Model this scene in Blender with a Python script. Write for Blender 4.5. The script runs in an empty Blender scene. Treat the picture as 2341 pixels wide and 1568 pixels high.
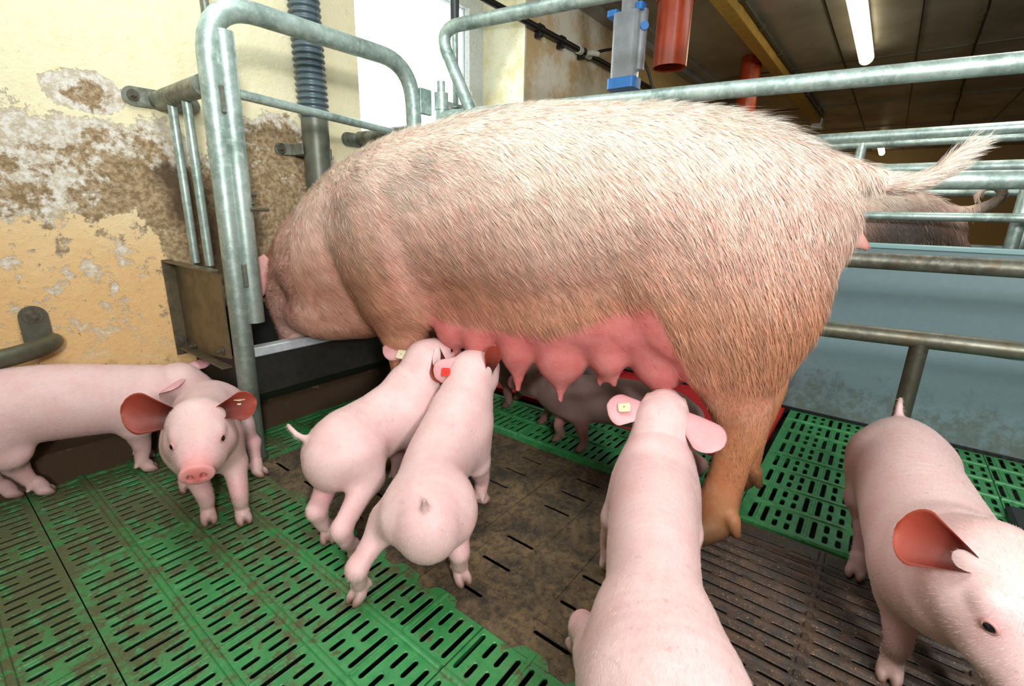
import bpy, math, random
import numpy as np
from mathutils import Vector, Matrix
random.seed(7); RNG = np.random.default_rng(7)
SC = bpy.context.scene
COL = SC.collection
PI = math.pi

# ------------------------------------------------------------------ camera
cam_data = bpy.data.cameras.new('camera'); cam = bpy.data.objects.new('camera', cam_data); COL.objects.link(cam)
cam_data.sensor_width = 36.0; cam_data.lens = 16.73; cam_data.clip_start = .02; cam_data.clip_end = 60
_r = Vector((0.6120, -0.7906, 0.0210)).normalized(); _f = Vector((0.7650, 0.5850, -0.2680)).normalized()
_u = _r.cross(_f).normalized(); _r = _f.cross(_u).normalized()
cam.matrix_world = Matrix(((_r.x, _u.x, -_f.x, 0), (_r.y, _u.y, -_f.y, 0), (_r.z, _u.z, -_f.z, .8), (0, 0, 0, 1)))
SC.camera = cam

# ------------------------------------------------------------------ world, exposure
SC.view_settings.view_transform = 'Standard'; SC.view_settings.look = 'None'
SC.view_settings.exposure = -0.17; SC.view_settings.gamma = 1.0; SC.view_settings.use_curve_mapping = False
w = bpy.data.worlds.new('overcast_sky'); SC.world = w; w.use_nodes = True
w.node_tree.nodes['Background'].inputs[0].default_value = (0.93, 0.97, 1.0, 1)
w.node_tree.nodes['Background'].inputs[1].default_value = 2.2
try:
    SC.cycles.use_denoising = True
    SC.cycles.max_bounces = 5; SC.cycles.diffuse_bounces = 3; SC.cycles.use_adaptive_sampling = True; SC.cycles.adaptive_threshold = .02; SC.cycles.sample_clamp_indirect = 6
except Exception: pass

def srgb(r, g, b):
    f = lambda c: (c/255/12.92) if c/255 <= .04045 else ((c/255+.055)/1.055)**2.4
    return (f(r), f(g), f(b), 1.0)

def area(name, loc, target, size, power, color=(1, 1, 1), size_y=None):
    L = bpy.data.lights.new(name, 'AREA'); L.energy = power; L.size = size; L.color = color
    if size_y: L.shape = 'RECTANGLE'; L.size_y = size_y
    o = bpy.data.objects.new(name, L); COL.objects.link(o); o.location = loc
    o.rotation_euler = (Vector(target)-Vector(loc)).to_track_quat('-Z', 'Y').to_euler()
    return o
area('flash_light', (-.78, -1.45, 1.36), (1.1, 1.2, .55), .2, 46, (1.0, .975, .965))
area('ceiling_tube_light_pen', (.45, .85, 2.08), (.5, .85, 0), 1.5, 22, (.92, .985, 1.0), .25)
area('ceiling_tube_light_aisle', (.2, -1.2, 2.08), (.2, -1.2, 0), 1.4, 4, (.94, .985, 1.0), .25)
area('ceiling_fill_light', (-.35, -.75, 1.5), (2.4, .2, 2.15), .5, 42, (1.0, 1.0, .97))  # added fill aimed up at the ceiling, imitates flash bounce
area('next_pen_fill_light', (2.9, -.3, 2.08), (2.9, -.3, 0), 1.4, 13, (1.0, .97, .88), .25)  # added lamp without a fixture, brightens the neighbouring sow and wall
area('window_daylight', (1.93, 2.30, 1.5), (1.6, 1.0, .6), 1.05, 10, (.9, .97, 1.0))
area('lamp_light_near', (4.7, .41, 2.03), (4.7, .41, 0), 1.5, 26, (1.0, .82, .5), .12)
area('lamp_light_far', (9.5, .41, 2.03), (9.5, .41, 0), 1.5, 24, (1.0, .75, .38), .12)

# ------------------------------------------------------------------ object helpers
def tag(o, label=None, cat=None, group=None, kind=None):
    if label: o['label'] = label
    if cat: o['category'] = cat
    if group: o['group'] = group
    if kind: o['kind'] = kind
    return o
def empty(name, loc=(0, 0, 0), rz=0):
    o = bpy.data.objects.new(name, None); COL.objects.link(o); o.location = loc; o.rotation_euler = (0, 0, rz)
    o.empty_display_size = .05
    return o
def world_loc(p):
    x = Vector((0, 0, 0)); M = Matrix.Identity(4); chain_ = []
    while p is not None: chain_.append(p); p = p.parent
    for q in reversed(chain_): M = M @ q.matrix_basis
    return M
def mesh_obj(name, V, F, mat, parent=None, smooth=True, colors=None, mats=None, world=True, midx=None):
    me = bpy.data.meshes.new(name)
    V = np.asarray(V, dtype=np.float64)
    if parent is not None and world:
        M = np.array(world_loc(parent).inverted())
        V = V @ M[:3, :3].T + M[:3, 3]
    me.from_pydata(V.tolist(), [], F if isinstance(F, list) else F.tolist())
    me.update()
    if smooth: me.polygons.foreach_set('use_smooth', [True]*len(me.polygons))
    for m in (mats or [mat]): me.materials.append(m)
    if midx is not None: me.polygons.foreach_set('material_index', midx)
    if colors is not None:
        a = me.color_attributes.new('Col', 'FLOAT_COLOR', 'POINT')
        c = np.ones((len(V), 4), np.float32); c[:, :3] = colors
        a.data.foreach_set('color', c.ravel())
    o = bpy.data.objects.new(name, me); COL.objects.link(o)
    if parent is not None: o.parent = parent
    return o

class MB:
    """collects shapes in world coordinates"""
    def __init__(s): s.V = []; s.F = []; s.sm = []
    def add(s, V, F):
        n = len(s.V); s.V += [tuple(v) for v in V]; s.F += [tuple(i+n for i in f) for f in F]
    def box(s, a, b, bev=0):
        x0, y0, z0 = a; x1, y1, z1 = b
        if bev <= 0:
            V = [(x0,y0,z0),(x1,y0,z0),(x1,y1,z0),(x0,y1,z0),(x0,y0,z1),(x1,y0,z1),(x1,y1,z1),(x0,y1,z1)]
            s.add(V, [(3,2,1,0),(4,5,6,7),(0,1,5,4),(1,2,6,5),(2,3,7,6),(3,0,4,7)])
        else:
            e = bev; V = []
            for z, k in ((z0, e), (z0+e, 0), (z1-e, 0), (z1, e)):
                x_, X_, y_, Y_ = x0+k, x1-k, y0+k, y1-k; c = e*.6 if k == 0 else e*.3
                V += [(x_+c,y_,z),(X_-c,y_,z),(X_,y_+c,z),(X_,Y_-c,z),(X_-c,Y_,z),(x_+c,Y_,z),(x_,Y_-c,z),(x_,y_+c,z)]
            F = [tuple(reversed(range(8))), tuple(range(24, 32))]
            for L in range(3):
                for i in range(8): F.append((L*8+i, L*8+(i+1) % 8, L*8+8+(i+1) % 8, L*8+8+i))
            s.add(V, F)
    def tube(s, pts, r, n=16, caps=True, hollow=0):
        P = [Vector(p) for p in pts]; m = len(P)
        rs = r if isinstance(r, (list, tuple)) else [r]*m
        T = []
        for i in range(m):
            a = P[max(0, i-1)]; b = P[min(m-1, i+1)]; T.append((b-a).normalized())
        up = Vector((0, 0, 1)) if abs(T[0].z) < .9 else Vector((1, 0, 0))
        N = (up - T[0]*up.dot(T[0])).normalized(); V = []
        for i in range(m):
            N = (N - T[i]*N.dot(T[i])).normalized(); B = T[i].cross(N)
            for k in range(n):
                a = 2*PI*k/n; V.append(P[i] + (N*math.cos(a)+B*math.sin(a))*rs[i])
        F = []
        for i in range(m-1):
            for k in range(n):
                F.append((i*n+k, i*n+(k+1) % n, (i+1)*n+(k+1) % n, (i+1)*n+k))
        if caps: F.append(tuple(reversed(range(n)))); F.append(tuple(range((m-1)*n, m*n)))
        s.add(V, F)
    def build(s, name, mat, parent=None, smooth=True, auto=35):
        o = mesh_obj(name, s.V, s.F, mat, parent, smooth)
        if smooth and auto:
            o.data.set_sharp_from_angle(angle=math.radians(auto))
        return o
def arc(p0, p1, p2, r, n=8):
    """rounded corner p0-p1-p2"""
    p0, p1, p2 = Vector(p0), Vector(p1), Vector(p2)
    a = (p0-p1).normalized(); b = (p2-p1).normalized()
    A = p1+a*r; B = p1+b*r; out = []
    for i in range(n+1):
        t = i/n; out.append(A*(1-t)**2 + p1*2*t*(1-t) + B*t*t)
    return out
def path(pts, r, n=8):
    out = [Vector(pts[0])]
    for i in range(1, len(pts)-1): out += arc(pts[i-1], pts[i], pts[i+1], r, n)
    out.append(Vector(pts[-1])); return out
def cyl(name, a, b, r, mat, parent=None, n=20):
    m = MB(); m.tube([a, b], r, n); return m.build(name, mat, parent)

# ------------------------------------------------------------------ material helpers
class NT:
    def __init__(s, name):
        s.m = bpy.data.materials.new(name); s.m.use_nodes = True; s.t = s.m.node_tree
        s.b = s.t.nodes['Principled BSDF']; s.tc = s.t.nodes.new('ShaderNodeTexCoord')
    def n(s, typ, **kw):
        nd = s.t.nodes.new(typ)
        for k, v in kw.items(): setattr(nd, k, v)
        return nd
    def link(s, a, b): s.t.links.new(a, b)
    def setin(s, sock, v):
        if hasattr(v, 'is_output') or isinstance(v, bpy.types.NodeSocket): s.link(v, sock)
        else: sock.default_value = v
    def coords(s, kind='Object', scale=(1, 1, 1), loc=(0, 0, 0)):
        mp = s.n('ShaderNodeMapping'); s.link(s.tc.outputs[kind], mp.inputs[0])
        mp.inputs['Scale'].default_value = scale; mp.inputs['Location'].default_value = loc
        return mp.outputs[0]
    def noise(s, scale, detail=4, rough=.6, co=None, dist=0):
        nd = s.n('ShaderNodeTexNoise'); nd.inputs['Scale'].default_value = scale; nd.inputs['Detail'].default_value = detail
        nd.inputs['Roughness'].default_value = rough; nd.inputs['Distortion'].default_value = dist
        if co is not None: s.link(co, nd.inputs['Vector'])
        return nd.outputs[0]
    def math(s, op, a, b=0.0, clamp=False):
        nd = s.n('ShaderNodeMath', operation=op); nd.use_clamp = clamp
        s.setin(nd.inputs[0], a); s.setin(nd.inputs[1], b); return nd.outputs[0]
    def ramp(s, v, lo, hi, a=0.0, b=1.0):
        nd = s.n('ShaderNodeMapRange', interpolation_type='SMOOTHSTEP'); s.setin(nd.inputs[0], v)
        nd.inputs[1].default_value = lo; nd.inputs[2].default_value = hi; nd.inputs[3].default_value = a; nd.inputs[4].default_value = b
        return nd.outputs[0]
    def mix(s, f, a, b, blend='MIX'):
        nd = s.n('ShaderNodeMix', data_type='RGBA', blend_type=blend)
        s.setin(nd.inputs[0], f); s.setin(nd.inputs[6], a); s.setin(nd.inputs[7], b); return nd.outputs[2]
    def attr(s, name):
        nd = s.n('ShaderNodeAttribute'); nd.attribute_name = name; return nd.outputs[0]
    def bump(s, h, strength=.4, dist=.002, prev=None):
        nd = s.n('ShaderNodeBump'); nd.inputs['Strength'].default_value = strength; nd.inputs['Distance'].default_value = dist
        s.link(h, nd.inputs['Height'])
        if prev is not None: s.link(prev, nd.inputs['Normal'])
        return nd.outputs[0]
    def out(s, color=None, rough=None, metal=None, normal=None, **kw):
        if color is not None: s.setin(s.b.inputs['Base Color'], color)
        if rough is not None: s.setin(s.b.inputs['Roughness'], rough)
        if metal is not None: s.setin(s.b.inputs['Metallic'], metal)
        if normal is not None: s.link(normal, s.b.inputs['Normal'])
        for k, v in kw.items(): s.setin(s.b.inputs[k.replace('_', ' ')], v)
        return s.m
    def sep(s, co):
        nd = s.n('ShaderNodeSeparateXYZ'); s.link(co, nd.inputs[0]); return nd.outputs

def simple(name, col, rough=.5, metal=0.0, nscale=0, namt=.3, bump=0, **kw):
    t = NT(name)
    c = col
    nrm = None
    if nscale:
        nz = t.noise(nscale, 5, .65, t.coords())
        c = t.mix(t.ramp(nz, .35, .7), col, tuple(x*(1-namt) for x in col[:3])+(1,))
        if bump: nrm = t.bump(nz, bump, .003)
    return t.out(c, rough, metal, nrm, **kw)

def m_galv(name='galvanised_steel', tint=(190, 212, 207), dark=(118, 138, 132), rust=.0):
    t = NT(name); co = t.coords()
    a = t.noise(9, 5, .7, co); b = t.noise(55, 3, .6, co); sp = t.noise(260, 2, .5, co)
    c = t.mix(t.ramp(a, .3, .72), srgb(*tint), srgb(*dark))
    c = t.mix(t.ramp(b, .45, .75, 0, .45), c, srgb(*[min(255, x+28) for x in tint]))
    c = t.mix(t.ramp(sp, .68, .74, 0, .7), c, srgb(70, 62, 52))
    if rust: c = t.mix(t.ramp(t.noise(14, 6, .7, co), .62-rust*.15, .72, 0, .75), c, srgb(104, 78, 52))
    z_ = t.sep(co)[2]
    c = t.mix(t.ramp(t.math('ADD', z_, t.math('MULTIPLY', t.math('SUBTRACT', a, .5), .5)), .15, 1.05, .72, 0), c, srgb(92, 92, 74))
    nb = t.bump(b, .25, .001)
    return t.out(c, t.ramp(a, .2, .8, .38, .58), .55, nb)
GALV = m_galv(tint=(200, 222, 216), dark=(128, 148, 142)); GALVD = m_galv('galvanised_steel_dirty', (150, 158, 146), (84, 84, 72), .8)
GALVG = m_galv('galvanised_steel_grimy', (132, 134, 122), (58, 56, 50), .9)

def m_plaster():
    t = NT('stained_plaster'); co = t.coords(); x, y, z = t.sep(co)[:3]
    n1 = t.noise(5.0, 9, .66, co, .2); n2 = t.noise(19, 9, .68, co, .15); n3 = t.noise(90, 5, .7, co); n4 = t.noise(28, 6, .7, co)
    def blobs(lst):
        cur = None
        for cx, cz, rx, rz in lst:
            dx = t.math('DIVIDE', t.math('SUBTRACT', x, cx), rx); dz = t.math('DIVIDE', t.math('SUBTRACT', z, cz), rz)
            d = t.math('ADD', t.math('MULTIPLY', dx, dx), t.math('MULTIPLY', dz, dz))
            e = t.math('SUBTRACT', 1.0, d)
            cur = e if cur is None else t.math('MAXIMUM', cur, e)
        return cur
    n5 = t.noise(60, 8, .74, co, .1)
    wob = t.math('MULTIPLY', t.math('SUBTRACT', n1, .5), 3.4); wob2 = t.math('MULTIPLY', t.math('SUBTRACT', n2, .5), 2.6); wob3 = t.math('MULTIPLY', t.math('SUBTRACT', n5, .5), .9)
    base = t.mix(t.ramp(t.math('ADD', z, t.math('MULTIPLY', t.math('SUBTRACT', n1, .5), .35)), .50, 1.12), srgb(232, 190, 132), srgb(250, 243, 206))
    base = t.mix(t.ramp(n4, .42, .75, 0, .3), base, srgb(238, 216, 156))
    loss = blobs([(-.05, .90, .60, .21), (.36, .90, .22, .15), (.43, 1.10, .10, .06), (.445, .985, .045, .05), (.98, .90, .26, .21), (.60, .88, .12, .17), (.78, .66, .22, .30), (1.2, .7, .2, .25)])
    lw = t.math('ADD', t.math('ADD', t.math('ADD', loss, t.math('MULTIPLY', wob, .42)), t.math('MULTIPLY', wob2, .55)), wob3)
    lowz = t.math('MULTIPLY', t.ramp(z, .25, .5), t.ramp(z, .72, .92, 1, 0))
    fleck = t.math('MULTIPLY', t.ramp(t.math('ADD', t.math('MULTIPLY', n2, .7), t.math('MULTIPLY', n5, .3)), .525, .56), lowz)
    wm = t.math('MAXIMUM', t.ramp(lw, .0, .07), t.math('MULTIPLY', fleck, .85))
    c = t.mix(wm, base, t.mix(t.ramp(n5, .38, .62), srgb(240, 238, 228), srgb(200, 186, 160)))
    bz = t.math('ADD', t.math('MULTIPLY', t.math('SUBTRACT', 1.0, z), 1.5), t.math('MULTIPLY', t.math('SUBTRACT', n1, .5), 2.4))
    bm = t.ramp(t.math('ADD', t.math('ADD', t.math('MULTIPLY', lw, .55), bz), t.ramp(n4, .3, .7, -.2, .2)), .16, .48, 0, .92)
    bm = t.math('MULTIPLY', bm, wm)
    brown = t.mix(t.ramp(n5, .36, .64), srgb(186, 160, 118), srgb(124, 98, 64))
    c = t.mix(bm, c, brown)
    c = t.mix(t.math('MULTIPLY', t.ramp(n5, .60, .68), t.ramp(z, .2, 1.0, .45, 0)), c, srgb(226, 206, 168))
    dark = blobs([(.62, .88, .09, .07), (.76, .70, .17, .24), (.66, .80, .1, .12)])
    c = t.mix(t.ramp(t.math('ADD', dark, t.math('MULTIPLY', wob2, .6)), .1, .9, 0, .85), c, srgb(74, 56, 40))
    low = t.ramp(t.math('ADD', z, t.math('MULTIPLY', t.math('SUBTRACT', n2, .5), .5)), .12, .30, 1, 0)
    c = t.mix(low, c, srgb(74, 54, 36))
    spk = t.ramp(n3, .635, .68, 0, .85)
    spk = t.math('MULTIPLY', spk, t.ramp(z, .2, 1.15, 1, .25))
    c = t.mix(spk, c, srgb(60, 42, 26))
    h = t.math('ADD', t.math('MULTIPLY', n3, .35), t.math('ADD', n4, t.math('MULTIPLY', wm, -.5)))
    h = t.math('ADD', h, t.math('MULTIPLY', n5, .8))
    return t.out(c, .88, 0.0, t.bump(h, .6, .007))
PLASTER = m_plaster()

def m_green():
    t = NT('green_plastic_slats'); co = t.coords(); x, y, z = t.sep(co)[:3]
    n = t.noise(6, 7, .72, co, .3); n2 = t.noise(38, 6, .7, co); n3 = t.noise(230, 3, .6, co)
    base = t.mix(t.ramp(n2, .3, .7), srgb(46, 122, 66), srgb(66, 152, 88))
    dirtc = t.mix(t.ramp(n3, .4, .62), srgb(92, 78, 50), srgb(62, 50, 34))
    # droppings trodden in mostly in front of the feeder; plates further right stay clean
    far = t.ramp(y, .35, 1.6, 0, .085)
    right = t.ramp(x, .50, 1.2, 0, .16)
    v = t.math('SUBTRACT', t.math('ADD', t.math('ADD', t.math('MULTIPLY', n, .5), t.math('MULTIPLY', n2, .5)), far), right)
    m = t.ramp(v, .52, .60, 0, .9)
    c = t.mix(m, base, dirtc)
    c = t.mix(t.ramp(n3, .69, .73, 0, .8), c, srgb(176, 150, 84))
    film = t.ramp(v, .44, .62, 0, .4)
    c = t.mix(film, c, srgb(86, 98, 60))
    return t.out(c, t.ramp(m, 0, 1, .38, .8), 0.0, t.bump(t.math('ADD', n2, t.math('MULTIPLY', m, .8)), .35, .003))
GREEN = m_green()

def m_tan():
    t = NT('worn_solid_plate'); co = t.coords()
    n = t.noise(9, 8, .74, co, .5); n2 = t.noise(60, 6, .75, co); n3 = t.noise(240, 3, .6, co)
    c = t.mix(t.ramp(n, .32, .68), srgb(122, 102, 72), srgb(52, 46, 38))
    c = t.mix(t.ramp(n2, .45, .62, 0, .7), c, srgb(40, 36, 32))
    c = t.mix(t.ramp(n3, .62, .7, 0, .8), c, srgb(170, 136, 78))
    return t.out(c, .8, 0, t.bump(n2, .5, .003))
TAN = m_tan()
def m_iron():
    t = NT('cast_iron'); co = t.coords()
    n = t.noise(18, 7, .72, co, .4); n2 = t.noise(90, 4, .7, co); n3 = t.noise(300, 2, .6, co)
    c = t.mix(t.ramp(n, .35, .65), srgb(88, 66, 52), srgb(56, 52, 48))
    c = t.mix(t.ramp(n2, .5, .66, 0, .6), c, srgb(48, 40, 34))
    c = t.mix(t.ramp(n3, .66, .7, 0, .8), c, srgb(196, 168, 100))
    return t.out(c, .5, .15, t.bump(n2, .5, .002))
IRON = m_iron()
def m_partition():
    t = NT('grey_plastic_board'); co = t.coords(); x, y, z = t.sep(co)[:3]
    n = t.noise(22, 8, .75, co, .2); n2 = t.noise(46, 5, .7, co); n3 = t.noise(120, 3, .6, co)
    c = t.mix(t.ramp(n2, .4, .7, 0, .3), srgb(120, 144, 150), srgb(134, 158, 164))
    v = t.math('ADD', t.math('ADD', t.math('MULTIPLY', n, .7), t.math('MULTIPLY', n2, .3)), t.ramp(z, 0, .45, .16, -.2))
    c = t.mix(t.ramp(v, .50, .72, 0, .6), c, srgb(84, 78, 50))
    c = t.mix(t.ramp(n3, .72, .75, 0, .7), c, srgb(40, 40, 34))
    return t.out(c, .38, 0, t.bump(n2, .1, .001))
BOARD = m_partition()
def m_ceiling():
    t = NT('ceiling_sheet'); co = t.coords()
    n = t.noise(1.6, 5, .6, co); n2 = t.noise(60, 3, .6, co)
    c = t.mix(t.ramp(n, .3, .7), srgb(188, 186, 180), srgb(150, 144, 132))
    return t.out(c, t.ramp(n, .2, .8, .28, .42), .2, t.bump(n2, .06, .001))
CEIL = m_ceiling()
DARK = simple('pit_dark', srgb(20, 17, 14), .9)
STEEL = simple('stainless_steel', srgb(118, 108, 86), .42, .55, 20, .45, .1)
STEELB = simple('bright_trough_edge', srgb(206, 214, 218), .35, .25, 30, .2)
STEELD = simple('dirty_trough_steel', srgb(50, 50, 47), .5, .3, 25, .35, .1)
HOSE = simple('grey_corrugated_plastic', srgb(92, 110, 118), .38, 0, 40, .2)
PIPE = simple('dull_metal_pipe', srgb(112, 116, 104), .45, .35, 12, .45, .1)
BLACK = simple('black_plastic', srgb(26, 26, 26), .4)
WHITEP = simple('white_plastic', srgb(226, 226, 214), .4, 0, 30, .15)
BLUE = simple('blue_plastic', srgb(52, 128, 206), .4, 0, 30, .15)
CLEAR = simple('dusty_clear_plastic', srgb(196, 204, 212), .22, 0, 18, .2, Transmission_Weight=.45, Alpha=.82)
ORANGE = simple('red_brown_drain_pipe', srgb(168, 62, 26), .3, 0, 14, .25)
BOLT = simple('bolt_steel', srgb(110, 106, 92), .4, .6, 80, .3)
RED = simple('red_plastic_mat', srgb(206, 30, 34), .6, 0, 40, .3)
FRAME = simple('white_window_frame', srgb(214, 222, 222), .45, 0, 60, .2)
TRAY = simple('yellow_cable_tray', srgb(214, 172, 84), .5, 0, 20, .25)
TAGW = simple('cream_ear_tag', srgb(232, 222, 186), .45, 0, 260, .25)
TAGR = simple('red_ear_tag', srgb(226, 44, 22), .4)
CABLE = simple('dusty_black_cable', srgb(48, 40, 30), .6, 0, 50, .3)
SOIL = simple('dried_manure', srgb(78, 60, 38), .9, 0, 90, .5, .6)
def m_glow(name, col, s):
    t = NT(name); return t.out(srgb(250, 240, 210), .4, 0, None, Emission_Color=col, Emission_Strength=s)
TUBE = m_glow('lit_tube_cover', (1.0, .86, .55, 1), 3.2)
def m_reveal():
    t = NT('reveal_paint'); co = t.coords(); x, y, z = t.sep(co)[:3]
    n = t.noise(6, 6, .7, co); n3 = t.noise(110, 3, .6, co)
    c = t.mix(t.ramp(n, .4, .75), srgb(238, 238, 212), srgb(214, 200, 150))
    c = t.mix(t.ramp(n3, .66, .7, 0, .8), c, srgb(70, 64, 50))
    return t.out(c, .7, 0, t.bump(n, .2, .003))
REVEAL = m_reveal()
def m_wallright():
    t = NT('wall_beyond_window'); co = t.coords(); x, y, z = t.sep(co)[:3]
    n = t.noise(2.6, 6, .7, co); n2 = t.noise(40, 4, .7, co)
    c = t.mix(t.ramp(n, .42, .6), srgb(236, 232, 216), srgb(212, 184, 136))
    c = t.mix(t.ramp(x, 3.9, 4.2), c, srgb(190, 158, 104))
    c = t.mix(t.ramp(n2, .6, .75, 0, .4), c, srgb(120, 100, 70))
    return t.out(c, .7, 0, t.bump(n2, .2, .003))
WALLR = m_wallright()

def skin_mat(name, bumpy, sss, rough=.5, ws=.5, mottled=.25):
    t = NT(name); co = t.coords(); base = t.attr('Col')
    n = t.noise(14, 5, .65, co); n2 = t.noise(60, 4, .6, co); n3 = t.noise(420, 2, .6, co)
    c = t.mix(t.ramp(n, .35, .7, 0, mottled), base, srgb(232, 176, 168), 'MULTIPLY')
    c = t.mix(t.ramp(n2, .60, .78, 0, .35), c, srgb(176, 140, 112), 'MULTIPLY')
    nrm = t.bump(n3, .25*bumpy, .0006); nrm = t.bump(n2, .35*bumpy, .0016, nrm)
    t.out(c, rough, 0, nrm, Subsurface_Weight=sss, Subsurface_Scale=.012)
    t.b.inputs['Subsurface Radius'].default_value = (1.0, .35, .22)
    t.b.inputs['Specular IOR Level'].default_value = .35
    return t.m
PIGSKIN = skin_mat('piglet_skin', 1.0, .22)
SOWSKIN = skin_mat('sow_skin', 2.6, .10, .55, mottled=.6)
def hair_mat(name, rough=.45):
    t = NT(name); c = t.attr('Col')
    return t.out(c, rough, 0)
HAIR = hair_mat('pig_hair')
EYE = simple('dark_eye', srgb(22, 20, 24), .06)
HOOFM = None

# ================================================================== THE SETTING
YW = 1.88; ZC = 2.15
def struct(name, mb, mat, smooth=False):
    o = mb.build(name, mat, None, smooth, 0); o['kind'] = 'structure'; return o
def sbox(name, a, b, mat):
    m = MB(); m.box(a, b); return struct(name, m, mat)
sbox('wall_front', (-2.5, YW, -.4), (1.357, YW+.4, ZC+.1), PLASTER)
sbox('wall_front.001', (1.357, YW, -.4), (2.516, YW+.4, .94), PLASTER)
sbox('wall_front.002', (1.357, YW, 2.0), (2.516, YW+.4, ZC+.1), PLASTER)
sbox('wall_front.003', (2.531, YW, -.4), (13, YW+.4, ZC+.1), WALLR)
sbox('trim_1', (2.516, YW-.002, -.1), (2.531, YW+.4, ZC+.06), REVEAL)
sbox('wall_left', (-2.7, -4.6, -.4), (-2.5, YW+.4, ZC+.1), PLASTER)
sbox('wall_back', (-2.7, -4.8, -.4), (13.2, -4.6, ZC+.1), WALLR)
sbox('wall_right', (13, -4.6, -.4), (13.2, YW+.4, ZC+.1), WALLR)
sbox('ceiling', (-2.7, -4.8, ZC), (13.2, YW+.4, ZC+.1), CEIL)
sbox('floor', (-2.7, -4.8, -.5), (13.2, YW+.4, -.34), DARK)
CONC = simple('dark_concrete', srgb(84, 82, 74), .8, 0, 20, .5, .3)
sbox('floor.001', (2.32, -4.8, -.3), (13.0, YW, -.004), CONC)
# kerb along the foot of the wall
sbox('baseboard_front', (-2.5, 1.80, -.3), (.575, YW, .095), PLASTER)
sbox('baseboard_front.001', (.62, 1.70, -.3), (1.33, YW, .12), PLASTER)
# strip along wall/ceiling corner, ceiling seams
m = MB(); m.box((2.55, 1.80, 2.085), (12.9, 1.88, 2.15)); m.box((2.55, 1.70, 2.128), (12.9, 1.80, 2.15)); struct('trim_2', m, CEIL)
for i, y in enumerate((.09, .60, -.85)):
    m = MB(); m.box((-2.5, y-.004, 2.142), (12.9, y+.004, 2.151)); struct('trim_%d' % (3+i), m, BLACK)
for i, x in enumerate((2.2, 5.6, 7.6, 9.6, 11.4)):
    m = MB(); m.box((x, -4.6, 2.143), (x+.008, 1.7, 2.151)); struct('trim_%d' % (6+i), m, simple('seam_grey', srgb(90, 84, 72), .5))
# window
m = MB()
y0, y1 = 2.20, 2.255
m.box((2.40, y0, .94), (2.516, y1, 2.0)); m.box((1.357, y0, .94), (1.43, y1, 2.0)); m.box((1.43, y0, .94), (2.40, y1, 1.0)); m.box((1.43, y0, 1.94), (2.40, y1, 2.0))
m.box((2.375, y0-.015, 1.0), (2.40, y1-.01, 1.94)); m.box((2.36, y0-.03, 1.30), (2.385, y0-.012, 1.36))
win = struct('window_1', m, FRAME)
g = NT('window_glass'); g.out(srgb(245, 250, 250), .02, 0, None, Transmission_Weight=1.0, IOR=1.05)
m = MB(); m.box((1.43, 2.225, 1.0), (2.375, 2.229, 1.94)); m.build('glass_pane', g.m, win, False)
# bright overcast yard seen through the glass
yd = NT('overcast_haze'); yd.out(srgb(240, 244, 246), 1, 0, None, Emission_Color=(.95, .98, 1, 1), Emission_Strength=1.3)
sbox('wall_yard', (-2, 3.6, -1), (7, 3.7, 6), yd.m)

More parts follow.
